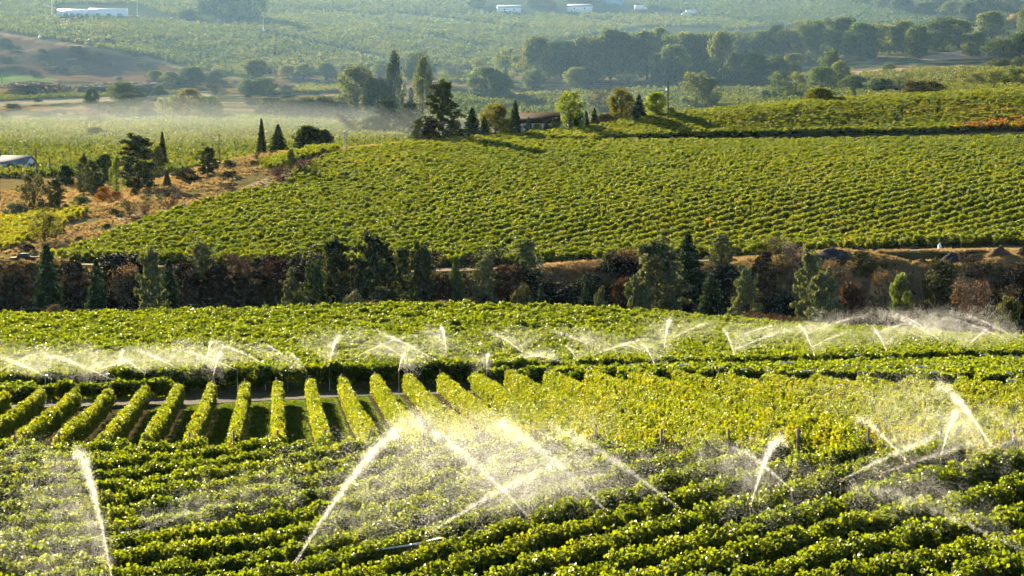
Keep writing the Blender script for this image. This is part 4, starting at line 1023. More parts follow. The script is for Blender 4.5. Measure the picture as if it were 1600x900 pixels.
M_BRASS = plain("brass", (0.32, 0.24, 0.10), 0.4, 0.2, 20, metal=0.8)
KITE = np.array([(0, -1, 0), (0.75, 0, 0.45), (0, 1, 0), (-0.75, 0, 0.45)])
def drop_cluster(name, seed, n=120, size=0.0095):
    """a puff of small water drops, about one unit in radius; each drop is a tiny folded flake that light shines through"""
    rng = np.random.default_rng(seed)
    P = np.clip(rng.normal(0, 0.42, (n, 3)), -1.1, 1.1)
    q = rng.normal(size=(n, 3, 3)); q, _ = np.linalg.qr(q)
    T = np.einsum('nij,kj->nki', q, KITE) * (size * rng.uniform(0.5, 1.5, n))[:, None, None]
    W = (P[:, None, :] + T).reshape(-1, 3)
    k = np.arange(n)[:, None] * 4
    F = np.concatenate([k + np.array([[0, 1, 2]]), k + np.array([[0, 2, 3]])], 1).reshape(-1, 3)
    return bpy.data.objects.new(name, mesh_np(name, W, F, M_WATER))
GW = inst_group("drop_clusters", [drop_cluster("drop_cluster", 800 + i, 90, 0.027) for i in range(3)] + [drop_cluster("mist_cluster", 810 + i) for i in range(3)])
def hit_canopy(px, py, dmin, dmax, lift=2.15):
    d = np.arange(dmin, dmax, 0.25); x = ucol(px) * d; g = ground(x, d)
    qx, qy = project(x, d, g + lift)
    k = np.argmax(qy <= py) if np.any(qy <= py) else len(d) - 1
    return Vector((float(x[k]), float(d[k]), float(g[k] + lift)))
def ray_at(px, py, d):
    z = float(zray(d, py)); dep = d*CP - z*SP
    return Vector(((px - 800) / FPX * dep, d, z))
m_riser = MB().tube([(0, 0, -2.2), (0, 0, -0.12)], [0.022, 0.022], 7).mesh("riser", M_PIPE)
m_head = MB().tube([(0, 0, -0.14), (0, 0, -0.03)], [0.035, 0.04], 8).tube([(-0.02, 0, -0.02), (0.16, 0, 0.05)], [0.022, 0.014], 6).box((0.02, 0, 0.05), (0.05, 0.03, 0.1)).box((-0.10, 0, 0.03), (0.16, 0.02, 0.03)).mesh("nozzle", M_BRASS)
JN = 0
def jet(base, apex, dd, label, zone, n_core, n_veil, fall=1.5, veil_lo=0.45, sz=1.0, spread=1.0, d=None, sweep=None):
    """a sprinkler and its arc of water; zone gives the range of distances the sprinkler stands in"""
    global JN
    JN += 1
    r = np.random.default_rng(9000 + JN)
    b = hit_canopy(base[0], base[1], *zone) if d is None else ray_at(base[0], base[1], d)
    a = ray_at(apex[0], apex[1], b.y + dd)
    h = max(0.3, a.z - b.z); vh = np.array([a.x - b.x, a.y - b.y])
    R = math.hypot(*vh) + h
    def path(t, k):
        z = np.where(t < 1, h*(1 - np.abs(1 - t) ** 1.5), h*(1 - 0.9*(t - 1) ** 2)) * (0.25 + 0.75*k) - h*(1 - k)*0.5*t*t
        return np.stack([b.x + vh[0]*t*k, b.y + vh[1]*t*k, b.z + z], 1)
    t1 = (1 - (1 - r.uniform(0, 1, n_core)) ** 0.36) * 1.2; k1 = 1 - 0.03 * np.abs(r.normal(size=n_core)) * t1
    w1 = (0.0035 + 0.023 * t1 ** 1.4) * R * spread
    P1 = path(t1, k1) + r.normal(size=(n_core, 3)) * w1[:, None] * 0.55
    t2 = 0.15 + (fall - 0.15) * r.uniform(0, 1, n_veil) ** 0.8; k2 = 1 - (1 - veil_lo) * r.uniform(0, 1, n_veil) ** 1.4
    w2 = (0.016 + 0.026 * t2) * R * spread * r.uniform(0.7, 1.4, n_veil)
    P2 = path(t2, k2)
    sw = (r.choice([-1, 1]) * r.uniform(0.5, 1.0) if sweep is None else sweep) * r.uniform(0, 1, n_veil) ** 1.3   # drops still falling from where the turning nozzle pointed a moment ago
    ax_, ay_ = P2[:, 0] - b.x, P2[:, 1] - b.y
    P2[:, 0] = b.x + ax_*np.cos(sw) - ay_*np.sin(sw); P2[:, 1] = b.y + ax_*np.sin(sw) + ay_*np.cos(sw)
    P2 = P2 + r.normal(size=(n_veil, 3)) * w2[:, None] * 0.5
    P2[:, 0] += 0.05 * R * t2 ** 2 * 0.6          # the light breeze carries the fine drops to the right
    P = np.concatenate([P1, P2]); S = np.concatenate([w1, w2]); K = np.concatenate([r.integers(3, 6, n_core), r.integers(0, 3, n_veil)])
    ok = P[:, 2] > ground(P[:, 0], P[:, 1]) + 0.6 + S * 0.5
    P, S, K = P[ok], S[ok], K[ok]; n = len(P)
    wj = scatter("water_jet", P - np.array(b), r.uniform(0, 6.28, (n, 3)), S, np.zeros(n), GW, K, None, label=label, category="water spray", group="sprinkler jets over the vines", kind="stuff")
    wj.location = b
    sp = add("sprinkler", None, None, tuple(b), math.atan2(vh[1], vh[0]), label="sprinkler riser under the " + label, category="sprinkler", group="sprinklers standing in the vine rows")
    if len(("sprinkler riser under the " + label).split()) > 16: print("long", label)
    add("riser", m_riser, sp); add("nozzle", m_head, sp)
    return b
ZN = (56, 118); ZR = (60, 100)
near_jets = [
 ((455, 882), (652, 650), 6, "long bright jet from the pipe's lower end, rising rightwards", 5200, 9000, 1.55, 0.5),
 ((672, 832), (905, 712), 7, "jet from the pipe's upper end, rising rightwards", 3200, 5000, 1.4, 0.5),
 ((828, 810), (640, 655), 7, "jet leaning left, first of three in the middle", 4200, 7000, 1.5, 0.5),
 ((950, 800), (765, 655), 7, "jet leaning left, second of three in the middle", 4200, 6500, 1.5, 0.5),
 ((1060, 792), (860, 668), 7, "jet leaning left, third of three in the middle", 3000, 4200, 1.4, 0.5),
 ((1178, 790), (1222, 682), -4, "upright bright plume right of the picture's middle", 4200, 3600, 1.3, 0.5),
 ((1243, 766), (1150, 698), 5, "jet leaning left, crossing the upright bright plume", 2800, 3200, 1.4, 0.5),
 ((164, 906), (118, 700), -3, "tall bright plume in the lower left corner", 5200, 9500, 1.7, 0.3),
 ((170, 846), (400, 772), 5, "faint low jet right of the lower left plume", 900, 3200, 1.5, 0.6),
 ((1421, 718), (1340, 648), 6, "slim jet leaning left, near the wooden end post", 2600, 2600, 1.4, 0.5),
 ((1320, 753), (1500, 668), 6, "low jet rising rightwards towards the right side plumes", 2600, 2600, 1.4, 0.6),
 ((1478, 713), (1497, 642), -3, "upright plume, left of the two at the right side", 3600, 3400, 1.35, 0.5),
 ((1557, 699), (1470, 600), 7, "strong jet leaning left at the right side", 4200, 5200, 1.5, 0.5),
 ((1592, 682), (1530, 632), 4, "faint jet behind the strong jet at the right side", 900, 2600, 1.5, 0.5),
 ((1383, 741), (1545, 688), 5, "thin flat jet below the right side plumes", 1800, 1800, 1.3, 0.7),
 ((1518, 715), (1640, 680), 4, "short flat jet leaving the picture's right side", 1200, 2200, 1.3, 0.6),
 ((1640, 874), (1320, 752), 5, "long faint jet coming in from the lower right corner", 1300, 3000, 1.2, 0.75),
]
for b_, a_, dd_, l_, nc_, nv_, fl_, vl_ in near_jets:
    jet(b_, a_, dd_, l_, ZN, int(nc_ / 7.5), nv_ // 12, fl_ + 0.3, vl_ - 0.15, sweep=(-1.6 if 'lower left corner' in l_ else None))
ZB = (120, 235)
LBL = [
 ((75, 592), (-20, 552), 6, 158, "left-leaning arc at the far left of the back row"),
 ((-12, 582), (62, 551), 6, 170, "right-leaning arc entering from the left side"),
 ((170, 595), (62, 551), 6, 159, "long left-leaning arc ending at a tall white riser"),
 ((140, 580), (205, 563), 4, 172, "flat arc below the bright plume at left"),
 ((183, 574), (193, 547), -3, 174, "bright plume at left, in the back row"),
 ((222, 584), (192, 560), 4, 168, "small left-leaning arc below the bright plume at left"),
 ((274, 576), (206, 545), 5, 172, "left-leaning arc right of the bright plume at left"),
 ((320, 564), (332, 531), -3, 182, "upper one of two upright plumes left of centre"),
 ((331, 585), (347, 549), -3, 168, "lower one of two upright plumes left of centre"),
 ((368, 578), (276, 546), 5, 174, "arc passing behind the two upright plumes"),
 ((412, 570), (335, 535), 6, 180, "arc leaning left from right of the two plumes"),
 ((446, 560), (414, 538), 4, 184, "short wide plume, left of a pair above the parted rows"),
 ((477, 580), (452, 551), 3, 170, "short curved jet, right of a pair above the parted rows"),
 ((513, 570), (528, 523), 5, 178, "tall jet with a veil blowing right above the parted rows"),
 ((549, 561), (640, 524), 6, 184, "long right-leaning arc of the crossing pair"),
 ((676, 561), (585, 518), 7, 184, "long left-leaning arc of the crossing pair"),
 ((628, 558), (598, 540), 3, 182, "small arc under the crossing pair"),
 ((622, 582), (631, 555), -3, 166, "white plume at the end of the parted rows"),
 ((697, 549), (690, 511), -4, 192, "slender upright plume right of the crossing pair"),
 ((760, 577), (763, 553), -3, 168, "short white plume at the golden rows' left end"),
 ((816, 550), (768, 519), 6, 190, "left-leaning arc above the golden rows' left end"),
 ((790, 566), (852, 552), 3, 178, "flat bright arc just behind the golden rows"),
 ((880, 566), (828, 553), 3, 176, "flat arc meeting the flat bright arc"),
 ((903, 563), (884, 540), 3, 176, "small curved jet right of the flat arcs"),
 ((926, 541), (870, 519), 5, 196, "faint left-leaning arc high in the middle"),
 ((924, 556), (1012, 529), 5, 184, "right-leaning arc right of the middle"),
 ((1023, 567), (1004, 537), 3, 166, "stout plume leaning left beyond the golden rows"),
 ((1008, 549), (972, 538), 3, 186, "small arc left of the stout leaning plume"),
 ((1039, 544), (1047, 498), -4, 192, "tallest upright plume of the back row"),
 ((1045, 532), (1112, 503), 5, 200, "right-leaning arc starting at the tallest upright plume"),
 ((1150, 557), (1131, 513), 4, 178, "curved plume with a veil blowing left"),
 ((1151, 526), (1222, 506), 4, 204, "upper of two arcs right of the curved plume"),
 ((1152, 546), (1240, 514), 5, 190, "lower of two arcs right of the curved plume"),
 ((1275, 555), (1251, 510), 4, 174, "bright plume leaning left before the dark line"),
 ((1270, 543), (1325, 518), 4, 186, "low arc right of the bright leaning plume"),
 ((1262, 522), (1345, 494), 5, 206, "arc rising to the dark ravine at right"),
 ((1388, 547), (1364, 513), 4, 176, "bright short plume, second one before the dark line"),
 ((1482, 538), (1372, 486), 7, 186, "long arc against the dark ravine, leaning left"),
 ((1468, 528), (1400, 490), 6, 194, "faint arc just behind the long dark ravine arc"),
 ((1368, 522), (1425, 503), 4, 200, "low arc crossing the foot of the long ravine arc"),
 ((1510, 548), (1548, 512), 4, 174, "thin straight jet leaning right near the right side"),
 ((1582, 532), (1468, 495), 6, 188, "arc against the dark ravine near the right side pine"),
 ((1610, 538), (1490, 488), 7, 186, "high arc against the dark ravine at the right side"),
]
for b_, a_, dd_, d_, l_ in LBL:
    up_ = abs(a_[0] - b_[0]) < 30
    jet(b_, a_, dd_, l_, (157, 236) if b_[0] < 850 else (128, 238), 420 if up_ else 400, 380 if up_ else 480, 1.4 if up_ else 1.8, 0.35, 1.0, 1.1 if up_ else 0.9)
# tall white risers at the left end of the wall row
m_tall = MB().tube([(0, 0, 0), (0, 0, 2.35)], [0.04, 0.035], 8).mesh("standpipe", M_PIPE)
m_tee = MB().tube([(-0.2, 0, 2.35), (0.2, 0, 2.42)], [0.035, 0.03], 8).mesh("nozzle_arm", M_PIPE)
for px_, l_ in ((66, "tall white standpipe at the wall row, left one"), (162, "tall white standpipe at the wall row, right one")):
    p = at(px_, 159.5)
    o = add("standpipe", None, None, tuple(p), label=l_, category="pipe"); add("pole", m_tall, o); add("nozzle_arm", m_tee, o)
# the irrigation pipe lying on the near row and white pipe glimpses on the right
def pipe(pts, rad_, label, coup=True):
    b = pts[0]
    o = add("irrigation_pipe", MB().tube([p - b for p in pts], rad_, 10).mesh("irrigation_pipe", M_PIPE, True), None, tuple(b), label=label, category="pipe")
    if coup:
        for i in range(1, len(pts) - 1):
            t = (pts[i+1] - pts[i-1]).normalized()
            add("coupling", MB().tube([pts[i] - b - t*0.1, pts[i] - b + t*0.1], rad_*1.3, 10).mesh("coupling", M_PIPE, True), o)
    return o
pa, pb = hit_canopy(420, 896, 56, 118, 1.72), hit_canopy(690, 841, 56, 118, 1.78)
pipe([pa.lerp(pb, t) + Vector((0, 0, -0.06*math.sin(t*9))) for t in (0, 0.2, 0.4, 0.6, 0.8, 1)], 0.036, "long aluminium irrigation pipe lying across the near vine row")
n_ = 0
for px_, py_, w_ in [(985, 574, 10), (1070, 573, 18), (1130, 577, 8), (1165, 580, 10), (1205, 581, 6), (1230, 569, 20), (1262, 583, 16), (1325, 573, 8), (1344, 557, 8), (1355, 585, 6), (1360, 575, 8), (1395, 561, 8), (1393, 575, 6), (1443, 576, 14), (1465, 585, 14), (1540, 557, 8), (1580, 585, 8), (1585, 598, 14), (1592, 561, 10), (1315, 619, 8)]:
    n_ += 1
    a_ = hit_canopy(px_ - w_/2, py_, 118, 200, 2.0); dxy = BD * (w_ / FPX * a_.y)
    c_ = Vector((a_.x + dxy[0], a_.y + dxy[1], 0)); c_.z = gz(c_.x, c_.y) + 2.0
    pipe([a_ + Vector((0, 0, 0.12)), a_.lerp(c_, 0.5) + Vector((0, 0, 0.13)), c_ + Vector((0, 0, 0.12))], 0.05, f"short white pipe glimpse among the right vines, {ORD[n_-1]} counted from left", False)

# ------------------------------------------------------------------ roads and tracks
M_ROAD = plain("dirt_road", (0.12, 0.085, 0.055), 0.95, 0.3, 0.8, bump=0.4)
def sheet(name, pts_a, pts_b, mat, lift, label, nsub=8):
    """a strip of track between two lines of (px, d)"""
    A = np.array([[float(ucol(p) * d), d] for p, d in pts_a]); B = np.array([[float(ucol(p) * d), d] for p, d in pts_b])
    t = np.linspace(0, 1, 90); ta = np.linspace(0, 1, len(A))
    A = np.stack([np.interp(t, ta, A[:, k]) for k in (0, 1)], 1); B = np.stack([np.interp(t, ta, B[:, k]) for k in (0, 1)], 1)
    V = []
    for f in np.linspace(0, 1, nsub + 1):
        q = A*(1-f) + B*f; V.append(np.stack([q[:, 0], q[:, 1], ground(q[:, 0], q[:, 1]) + lift], 1))
    V = np.stack(V, 1).reshape(-1, 3); n = nsub + 1
    i, j = np.meshgrid(np.arange(89), np.arange(nsub), indexing='ij'); k = (i*n + j).ravel()
    add(name, mesh_np(name, V, np.stack([k, k+n, k+n+1, k+1], 1), mat, True), kind="structure", label=label)
sheet("dirt_road", [(-300, 403), (0, 403), (400, 403), (800, 403), (1200, 404), (1600, 406), (1900, 406)], [(-300, 408), (0, 408), (400, 408), (800, 408), (1200, 409), (1600, 412), (1900, 412)], M_ROAD, 0.05, "dirt road along the foot of the hillside vineyard")
sheet("track", [(180, 478), (250, 485), (330, 512), (420, 538), (520, 560)], [(180, 472), (250, 477), (330, 503), (420, 527), (520, 553)], M_ROAD, 0.06, "narrow dirt track along the left edge of the hillside vineyard")
M_PATH = plain("lane", (0.055, 0.045, 0.032), 0.95, 0.3, 0.9, bump=0.3)
sheet("lane", [(-300, 152.5), (0, 152.5), (400, 159), (600, 160.5), (800, 158), (1000, 146.5), (1200, 139)], [(-300, 160), (0, 160), (400, 163), (600, 163.6), (800, 163), (1000, 150), (1200, 142)], M_PATH, 0.05, "bare lane between the parted vine rows and the wall row")

# ------------------------------------------------------------------ buildings and machines
M_WHITE = plain("white_paint", (0.75, 0.75, 0.73), 0.6, 0.08, 1.5)
M_PLASTIC = plain("greenhouse_film", (0.72, 0.74, 0.72), 0.35, 0.06, 0.6)
M_GREYROOF = plain("grey_roof", (0.14, 0.155, 0.18), 0.9, 0.15, 1.2)
M_BLUEROOF = plain("blue_grey_roof", (0.20, 0.26, 0.32), 0.85, 0.15, 1.0)
M_BROWNROOF = plain("brown_shingles", (0.035, 0.025, 0.02), 0.85, 0.3, 2.5)
M_GLASS = plain("window_glass", (0.03, 0.04, 0.05), 0.1, 0.1, 1)
M_DARKG = plain("dark_gravel", (0.035, 0.035, 0.038), 0.95, 0.35, 3, bump=0.6)
M_SOIL = plain("dark_soil", (0.075, 0.045, 0.03), 0.95, 0.4, 2.5, bump=0.7)
M_RUBBER = plain("rubber", (0.02, 0.02, 0.02), 0.8, 0.1, 5)
M_POLE = plain("utility_pole", (0.11, 0.085, 0.065), 0.9, 0.25, 4)
M_STEEL = plain("galvanised", (0.62, 0.64, 0.64), 0.45, 0.1, 2)
M_CARW = plain("car_white", (0.75, 0.76, 0.77), 0.25, 0.03, 1)
M_CARB = plain("car_blue", (0.16, 0.26, 0.40), 0.3, 0.05, 1)
M_RED = plain("red_paint", (0.45, 0.12, 0.06), 0.5, 0.1, 2)
def thing(name, p, rz, label, cat, group=None):
    o = add(name, None, None, tuple(p), rz, label=label, category=cat)
    if group: o["group"] = group
    return o
# hoop greenhouse of joined tunnels
p = hit(150, 27, 1300); S = p.y / FPX
gh = thing("greenhouse", p, rad(8), "white plastic greenhouse of joined hoop tunnels on the far slope", "greenhouse")
gh.rotation_euler = (0, 0, rad(98))
for cx, cy, w, h, L in [(12, 2, 11, 6.4, 46), (2, 3, 11, 6.4, 46), (-8, -14, 11, 6.8, 30), (-7.5, 14, 9, 5.2, 18)]:
    arc = [(cx + w*0.46*math.cos(math.pi*k/14), 1.8 + (h - 1.8)*math.sin(math.pi*k/14)) for k in range(15)]
    tn_ = add("tunnel", MB().prism([(arc[0][0], 0)] + arc + [(arc[-1][0], 0)], cy - L/2, cy + L/2).mesh("tunnel", M_PLASTIC), gh)
    for k in range(int(L / 4) + 1):
        y = cy - L/2 + k*L/int(L/4)
        rb = [(cx + (w*0.46 + 0.08)*math.cos(math.pi*j/14), 1.8 + (h - 1.72)*math.sin(math.pi*j/14)) for j in range(15)]
        add("hoop", MB().tube([Vector((a_, y, b_)) for a_, b_ in rb], 0.10, 4).mesh("hoop", M_STEEL), tn_)
    for s_ in (-1, 1):
        add("end_wall", MB().prism([(cx - w*0.44, 0)] + [(cx - (a_ - cx)*0.96, b_*0.97) for a_, b_ in arc] + [(cx + w*0.44, 0)], cy + s_*(L/2 + 0.2) - 0.1, cy + s_*(L/2 + 0.2) + 0.1).mesh("end_wall", M_WHITE), gh)
    for k in range(3): add("door", MB().box((cx - w*0.46 - 0.1, cy - L*0.3 + k*L*0.28, 1.4), (0.15, 3.2, 2.6)).mesh("door", M_GREYROOF), gh)
add("packing_table", MB().box((28, -15, 0.8), (22, 3, 0.5)).box((20, -15, 0.3), (0.5, 2, 0.7)).box((36, -15, 0.3), (0.5, 2, 0.7)).mesh("packing_table", M_WHITE), None, tuple(p), rad(8), label="long white bench beside the greenhouse", category="bench")
def gable_house(p, rz, w, l, h, rh, wall, roof, label, cat, name="house", nwin=3, eave=0.5, doors=1):
    o = thing(name, p, rz, label, cat)
    add("wall", MB().prism([(-w/2, -1), (w/2, -1), (w/2, h), (0, h + rh), (-w/2, h)], -l/2, l/2).mesh("wall", wall), o)
    for s in (-1, 1):
        q = [(0, h + rh + 0.05), (s*(w/2 + eave), h - rh*eave/(w/2) + 0.05), (s*(w/2 + eave), h - rh*eave/(w/2) + 0.3), (0, h + rh + 0.3)]
        add("roof", MB().prism(q if s > 0 else q[::-1], -l/2 - eave, l/2 + eave).mesh("roof", roof), o)
    for i in range(nwin):
        y = -l/2 + l*(i + 0.7)/(nwin + 0.4)
        for s in (-1, 1):
            wd = add("window", MB().box((s*(w/2 + 0.03), y, h*0.55), (0.08, 1.3, 1.2)).mesh("window", M_WHITE), o)
            add("pane", MB().box((s*(w/2 + 0.07), y, h*0.55), (0.06, 1.05, 0.95)).mesh("pane", M_GLASS), wd)
    for i in range(doors):
        add("door", MB().box((0.4, -l/2 - 0.05, 1.2), (2.2, 0.12, 2.4)).mesh("door", M_GREYROOF), o)
    return o
p = hit(30, 268, 560); gable_house(p, rad(75), 9, 12.5, 3.6, 2.8, M_WHITE, M_GREYROOF, "white barn with grey gable roof in the misty orchard", "barn", "barn", 3, 0.6).scale = (0.85, 0.85, 0.85)
p = at(838, 664); p.z += 0.8
ho = gable_house(p, rad(92), 10, 13.5, 3.4, 2.6, M_WHITE, M_BROWNROOF, "low house with dark brown hipped roof among the ridge trees", "house", "house", 3, 0.9)
add("chimney", MB().box((1.0, 2.5, 6.0), (0.6, 0.6, 1.4)).mesh("chimney", M_BROWNROOF), ho)
for px_, py_, w_, l_, h_, rz_, lab in [(905, 17.5, 9, 20, 3.8, 82, "pale metal shed with blue grey roof beside the white truck"), (795, 19, 12, 19, 3.6, 95, "shed with broad blue grey roof at the end of the far vineyard"), (955, 7, 10, 18, 4.2, 88, "dark blue roofed farm building behind the pale shed"), (1375, 6, 7, 14, 2.6, 85, "small pale trailer house above the dark orchard")]:
    gable_house(hit(px_, py_, 1300), rad(rz_), w_, l_, h_, 1.7, M_WHITE if h_ < 4 else M_CARB, M_BLUEROOF, lab, "shed", "shed", 2, 0.4)
for px_, py_, l_, lab in [(1428, 66, 12, "long white trailer glimpsed in the tree belt"), (1510, 60, 6, "small pale shed glimpsed in the upper right wood")]:
    gable_house(hit(px_, py_, 1000), rad(88), 3.5, l_, 2.8, 0.6, M_CARB if l_ > 8 else M_WHITE, M_WHITE, lab, "trailer", "trailer", 2, 0.2)
def box_truck(p, rz, label):
    o = thing("box_truck", p, rz, label, "truck")
    add("cargo_box", MB().box((-1.0, 0, 2.1), (6.4, 2.5, 2.7)).mesh("cargo_box", M_CARW), o)
    cb = add("cab", MB().box((3.3, 0, 1.45), (1.9, 2.2, 1.7), 0, 0.86, 0.9).box((4.4, 0, 0.95), (0.7, 2.0, 0.8)).mesh("cab", M_CARW), o)
    add("windscreen", MB().box((4.18, 0, 1.85), (0.1, 1.8, 0.6)).mesh("windscreen", M_GLASS), cb)
    add("chassis", MB().box((0.3, 0, 0.6), (8.2, 1.2, 0.25)).mesh("chassis", M_RUBBER), o)
    for x in (-2.8, 3.4):
        for s in (-1, 1): add("wheel", MB().tube([(x, s*0.85, 0.48), (x, s*1.15, 0.48)], 0.48, 14).mesh("wheel", M_RUBBER), o)
    return o
box_truck(hit(998, 16.5, 1300), rad(12), "white box truck parked in the farmyard next to the shed").scale = (1.15, 1.15, 1.25)
box_truck(hit(1073, 24.5, 1300), rad(186), "white box truck standing on the track between orchard and vineyard").scale = (1.2, 1.2, 1.25)
def car(p, rz, paint, label, pickup=False):
    o = thing("parked_car" if not pickup else "pickup_truck", p, rz, label, "car" if not pickup else "pickup truck", "cars by the greenhouse" if not pickup else None)
    prof = [(-2.15, 0.35), (2.15, 0.35), (2.2, 0.75), (1.0, 0.95), (0.4, 1.45), (-1.2, 1.48), (-2.0, 0.98), (-2.2, 0.9)] if not pickup else [(-2.6, 0.45), (2.5, 0.45), (2.55, 1.0), (1.2, 1.12), (0.7, 1.78), (-0.6, 1.78), (-0.75, 1.15), (-2.6, 1.15)]
    add("body", MB().prism(prof, -0.88, 0.88).mesh("body", paint), o)
    wp = [(0.85, 0.98), (0.36, 1.4), (-1.1, 1.43), (-1.7, 1.0)] if not pickup else [(1.05, 1.15), (0.65, 1.7), (-0.5, 1.7), (-0.6, 1.2)]
    add("window", MB().prism(wp, -0.9, 0.9).mesh("window", M_GLASS), o)
    for x in (-1.4, 1.4):
        for s in (-1, 1): add("wheel", MB().tube([(x, s*0.72, 0.34), (x, s*0.93, 0.34)], 0.34, 12).mesh("wheel", M_RUBBER), o)
    return o
for i, (px_, py_, m_) in enumerate([(286, 33.5, M_CARB), (301, 37.5, M_CARW), (314, 36, M_CARW), (349, 32.5, M_CARB)]):
    car(hit(px_, py_, 1300), rad(20 + 40*i), m_, ["blue grey car parked by the dark hedge near the greenhouse", "pale car parked nearest the viewer below the dark hedge", "pale car parked under the pointed conifer", "bluish car parked at the foot of the pale tree pair"][i])
p = at(38, 404); car(p, rad(172), M_RUBBER, "dark pickup truck half hidden on the dirt road at far left", True).scale = (1.1, 1.1, 1.1)
def util_pole(p, H, label, arms=True, trans=False, thin=0.14, mat=None):
    o = thing("utility_pole", p, rad(20), label, "pole")
    add("pole", MB().tube([(0, 0, -0.5), (0, 0, H)], [thin*1.2, thin*0.8], 8).mesh("pole", mat or M_POLE), o)
    if arms:
        ca = add("crossarm", MB().box((0, 0, H - 0.5), (1.9, 0.12, 0.14)).mesh("crossarm", M_POLE), o)
        for x in (-0.85, 0, 0.85): add("insulator", MB().tube([(x, 0, H - 0.43), (x, 0, H - 0.2)], 0.06, 6).mesh("insulator", M_STEEL), ca)
    if trans: add("transformer", MB().tube([(-0.45, 0, H - 2.6), (-0.45, 0, H - 1.5)], 0.3, 10).mesh("transformer", M_STEEL), o)
    return o
def pole_at(px, base, top, dmin, label, d=None, **k):
    p = hit(px, base, dmin) if d is None else at(px, d)
    return util_pole(p, float(zray(p.y, top)) - p.z, label, **k)
pole_at(1042, 175, 128, 0, "tall power pole with grey transformer on the ridge", d=668, trans=True, arms=False, thin=0.22)
pole_at(60, 292, 233, 560, "tall power pole right of the white barn", thin=0.2)
pole_at(81, 276, 247, 560, "shorter power pole with a box right of the tall pole", trans=True, arms=False, thin=0.2)
pole_at(103, 260, 244, 640, "distant thin pole in the misty orchard", arms=False)
pole_at(2, 312, 262, 500, "power pole at the left edge of the picture", thin=0.18)
pole_at(345, 231, 209, 0, "pole with a cross bar frame on the dry crest", d=592, thin=0.16)
pole_at(90, 27, -6, 1300, "thin grey pole left of the greenhouse", arms=False, thin=0.3, mat=M_STEEL)
pole_at(222, 26, 2, 1300, "thin grey pole right of the greenhouse", arms=False, thin=0.25, mat=M_STEEL)
pole_at(10, 132, 122, 1100, "short dark post in the green field at far left", arms=False, thin=0.25)
def wind_machine(px, base, top, dmin, label, d=None, ang=60):
    p = hit(px, base, dmin) if d is None else at(px, d)
    H = float(zray(p.y, top)) - p.z
    o = thing("wind_machine", p, 0, label, "wind machine")
    add("tower", MB().tube([(0, 0, -0.3), (0, 0, H)], [0.38, 0.26], 10).mesh("tower", M_STEEL), o)
    add("gearbox", MB().box((0, -0.3, H + 0.2), (0.6, 1.3, 0.6)).mesh("gearbox", M_STEEL), o)
    for s in (0, 180):
        a = rad(ang + s); u = Vector((math.cos(a), 0, math.sin(a)))
        add("blade", MB().tube([Vector((0, -1.0, H + 0.2)) + u*0.2, Vector((0, -1.0, H + 0.2)) + u*2.9], [0.16, 0.08], 6).mesh("blade", M_RED if ang > 50 else M_STEEL), o)
    add("engine_box", MB().box((0.8, 0.4, 0.7), (1.2, 1.2, 1.4)).mesh("engine_box", M_STEEL), o)
wind_machine(416, 49, 25, 1300, "white wind machine standing at the far vineyard's block corner", ang=85)
wind_machine(540, 228, 208, 0, "white wind machine behind the crest right of the dark dome trees", d=650, ang=30)
wind_machine(21, 258, 231, 640, "white wind machine with reddish blades behind the barn", ang=68)
wind_machine(628, 5, -12, 1400, "white wind machine at the top edge of the far vineyard", ang=40)
# fence along the crest of the back vineyard, and the stick fence beside the left edge of the hillside vineyard
def fence(pts, H, label, rails=1, r=0.07):
    b = pts[0]; o = thing("fence", b, 0, label, "fence")
    for q in pts: add("post", MB().tube([q - b - Vector((0, 0, 0.3)), q - b + Vector((0, 0, H*random.uniform(0.85, 1.1)))], r, 6).mesh("post", M_POST), o)
    for k in range(rails):
        for i in range(len(pts) - 1): add("rail", MB().tube([pts[i] - b + Vector((0, 0, H*(0.85 - 0.4*k))), pts[i+1] - b + Vector((0, 0, H*(0.83 - 0.4*k)))], r*0.45, 5).mesh("rail", M_POST), o)
fence([at(x, 239, 0.6) for x in (31, 131, 165, 189, 215, 252)], 2.3, "post and rail fence at the left crest of the back vineyard")
fence([at(x, np.interp(x, [90, 130, 250, 350], [428, 438, 477, 508])) for x in range(95, 345, 13)], 2.2, "wire fence of thin posts along the hillside vineyard's left edge", 0, 0.05)
fence([at(x, float(np.interp(x, RIDGE_P, RIDGE_D)) + 3) for x in range(1080, 1610, 32)], 3.0, "thin deer fence posts along the upper vineyard's skyline", 1, 0.05)
fence([at(x, 626) for x in range(560, 800, 22)], 3.2, "thin fence posts on the crest below the ridge trees", 1, 0.05)
fence([at(x, 592) for x in (335, 357)], 2.2, "short gate frame on the dry crest", 1, 0.1)
# heaps, jug and leaning pole beside the dirt road
def mound(px, d, w, h, mat, label, seed, name="soil_heap", cat="heap"):
    r = np.random.default_rng(seed); p = at(px, d); n, m = 20, 9; V = [(0, 0, h)]; F = []
    for j in range(1, m + 1):
        for i in range(n):
            a = 2*math.pi*i/n; q = j/m
            rr = w/2*q*(1 + 0.22*vnoise(i*0.6, 3.0, seed)); zz = h*(1 - q**1.25)*(0.62 + 0.75*float(vnoise(i*0.7 + j, j*0.9, seed + 1))) - (0.4 if j == m else 0)
            V.append((rr*math.cos(a), rr*math.sin(a)*0.8, zz))
    for i in range(n): F.append((0, 1 + i, 1 + (i+1) % n))
    Q = [(1 + (j-1)*n + i, 1 + j*n + i, 1 + j*n + (i+1) % n, 1 + (j-1)*n + (i+1) % n) for j in range(1, m) for i in range(n)]
    add(name, mesh_np(name, np.array(V, float), [np.array(F), np.array(Q)], mat, True), None, tuple(p), label=label, category=cat)
mound(1487, 397, 5.0, 2.0, M_DARKG, "dark gravel heap beside the dirt road", 1, "gravel_heap")
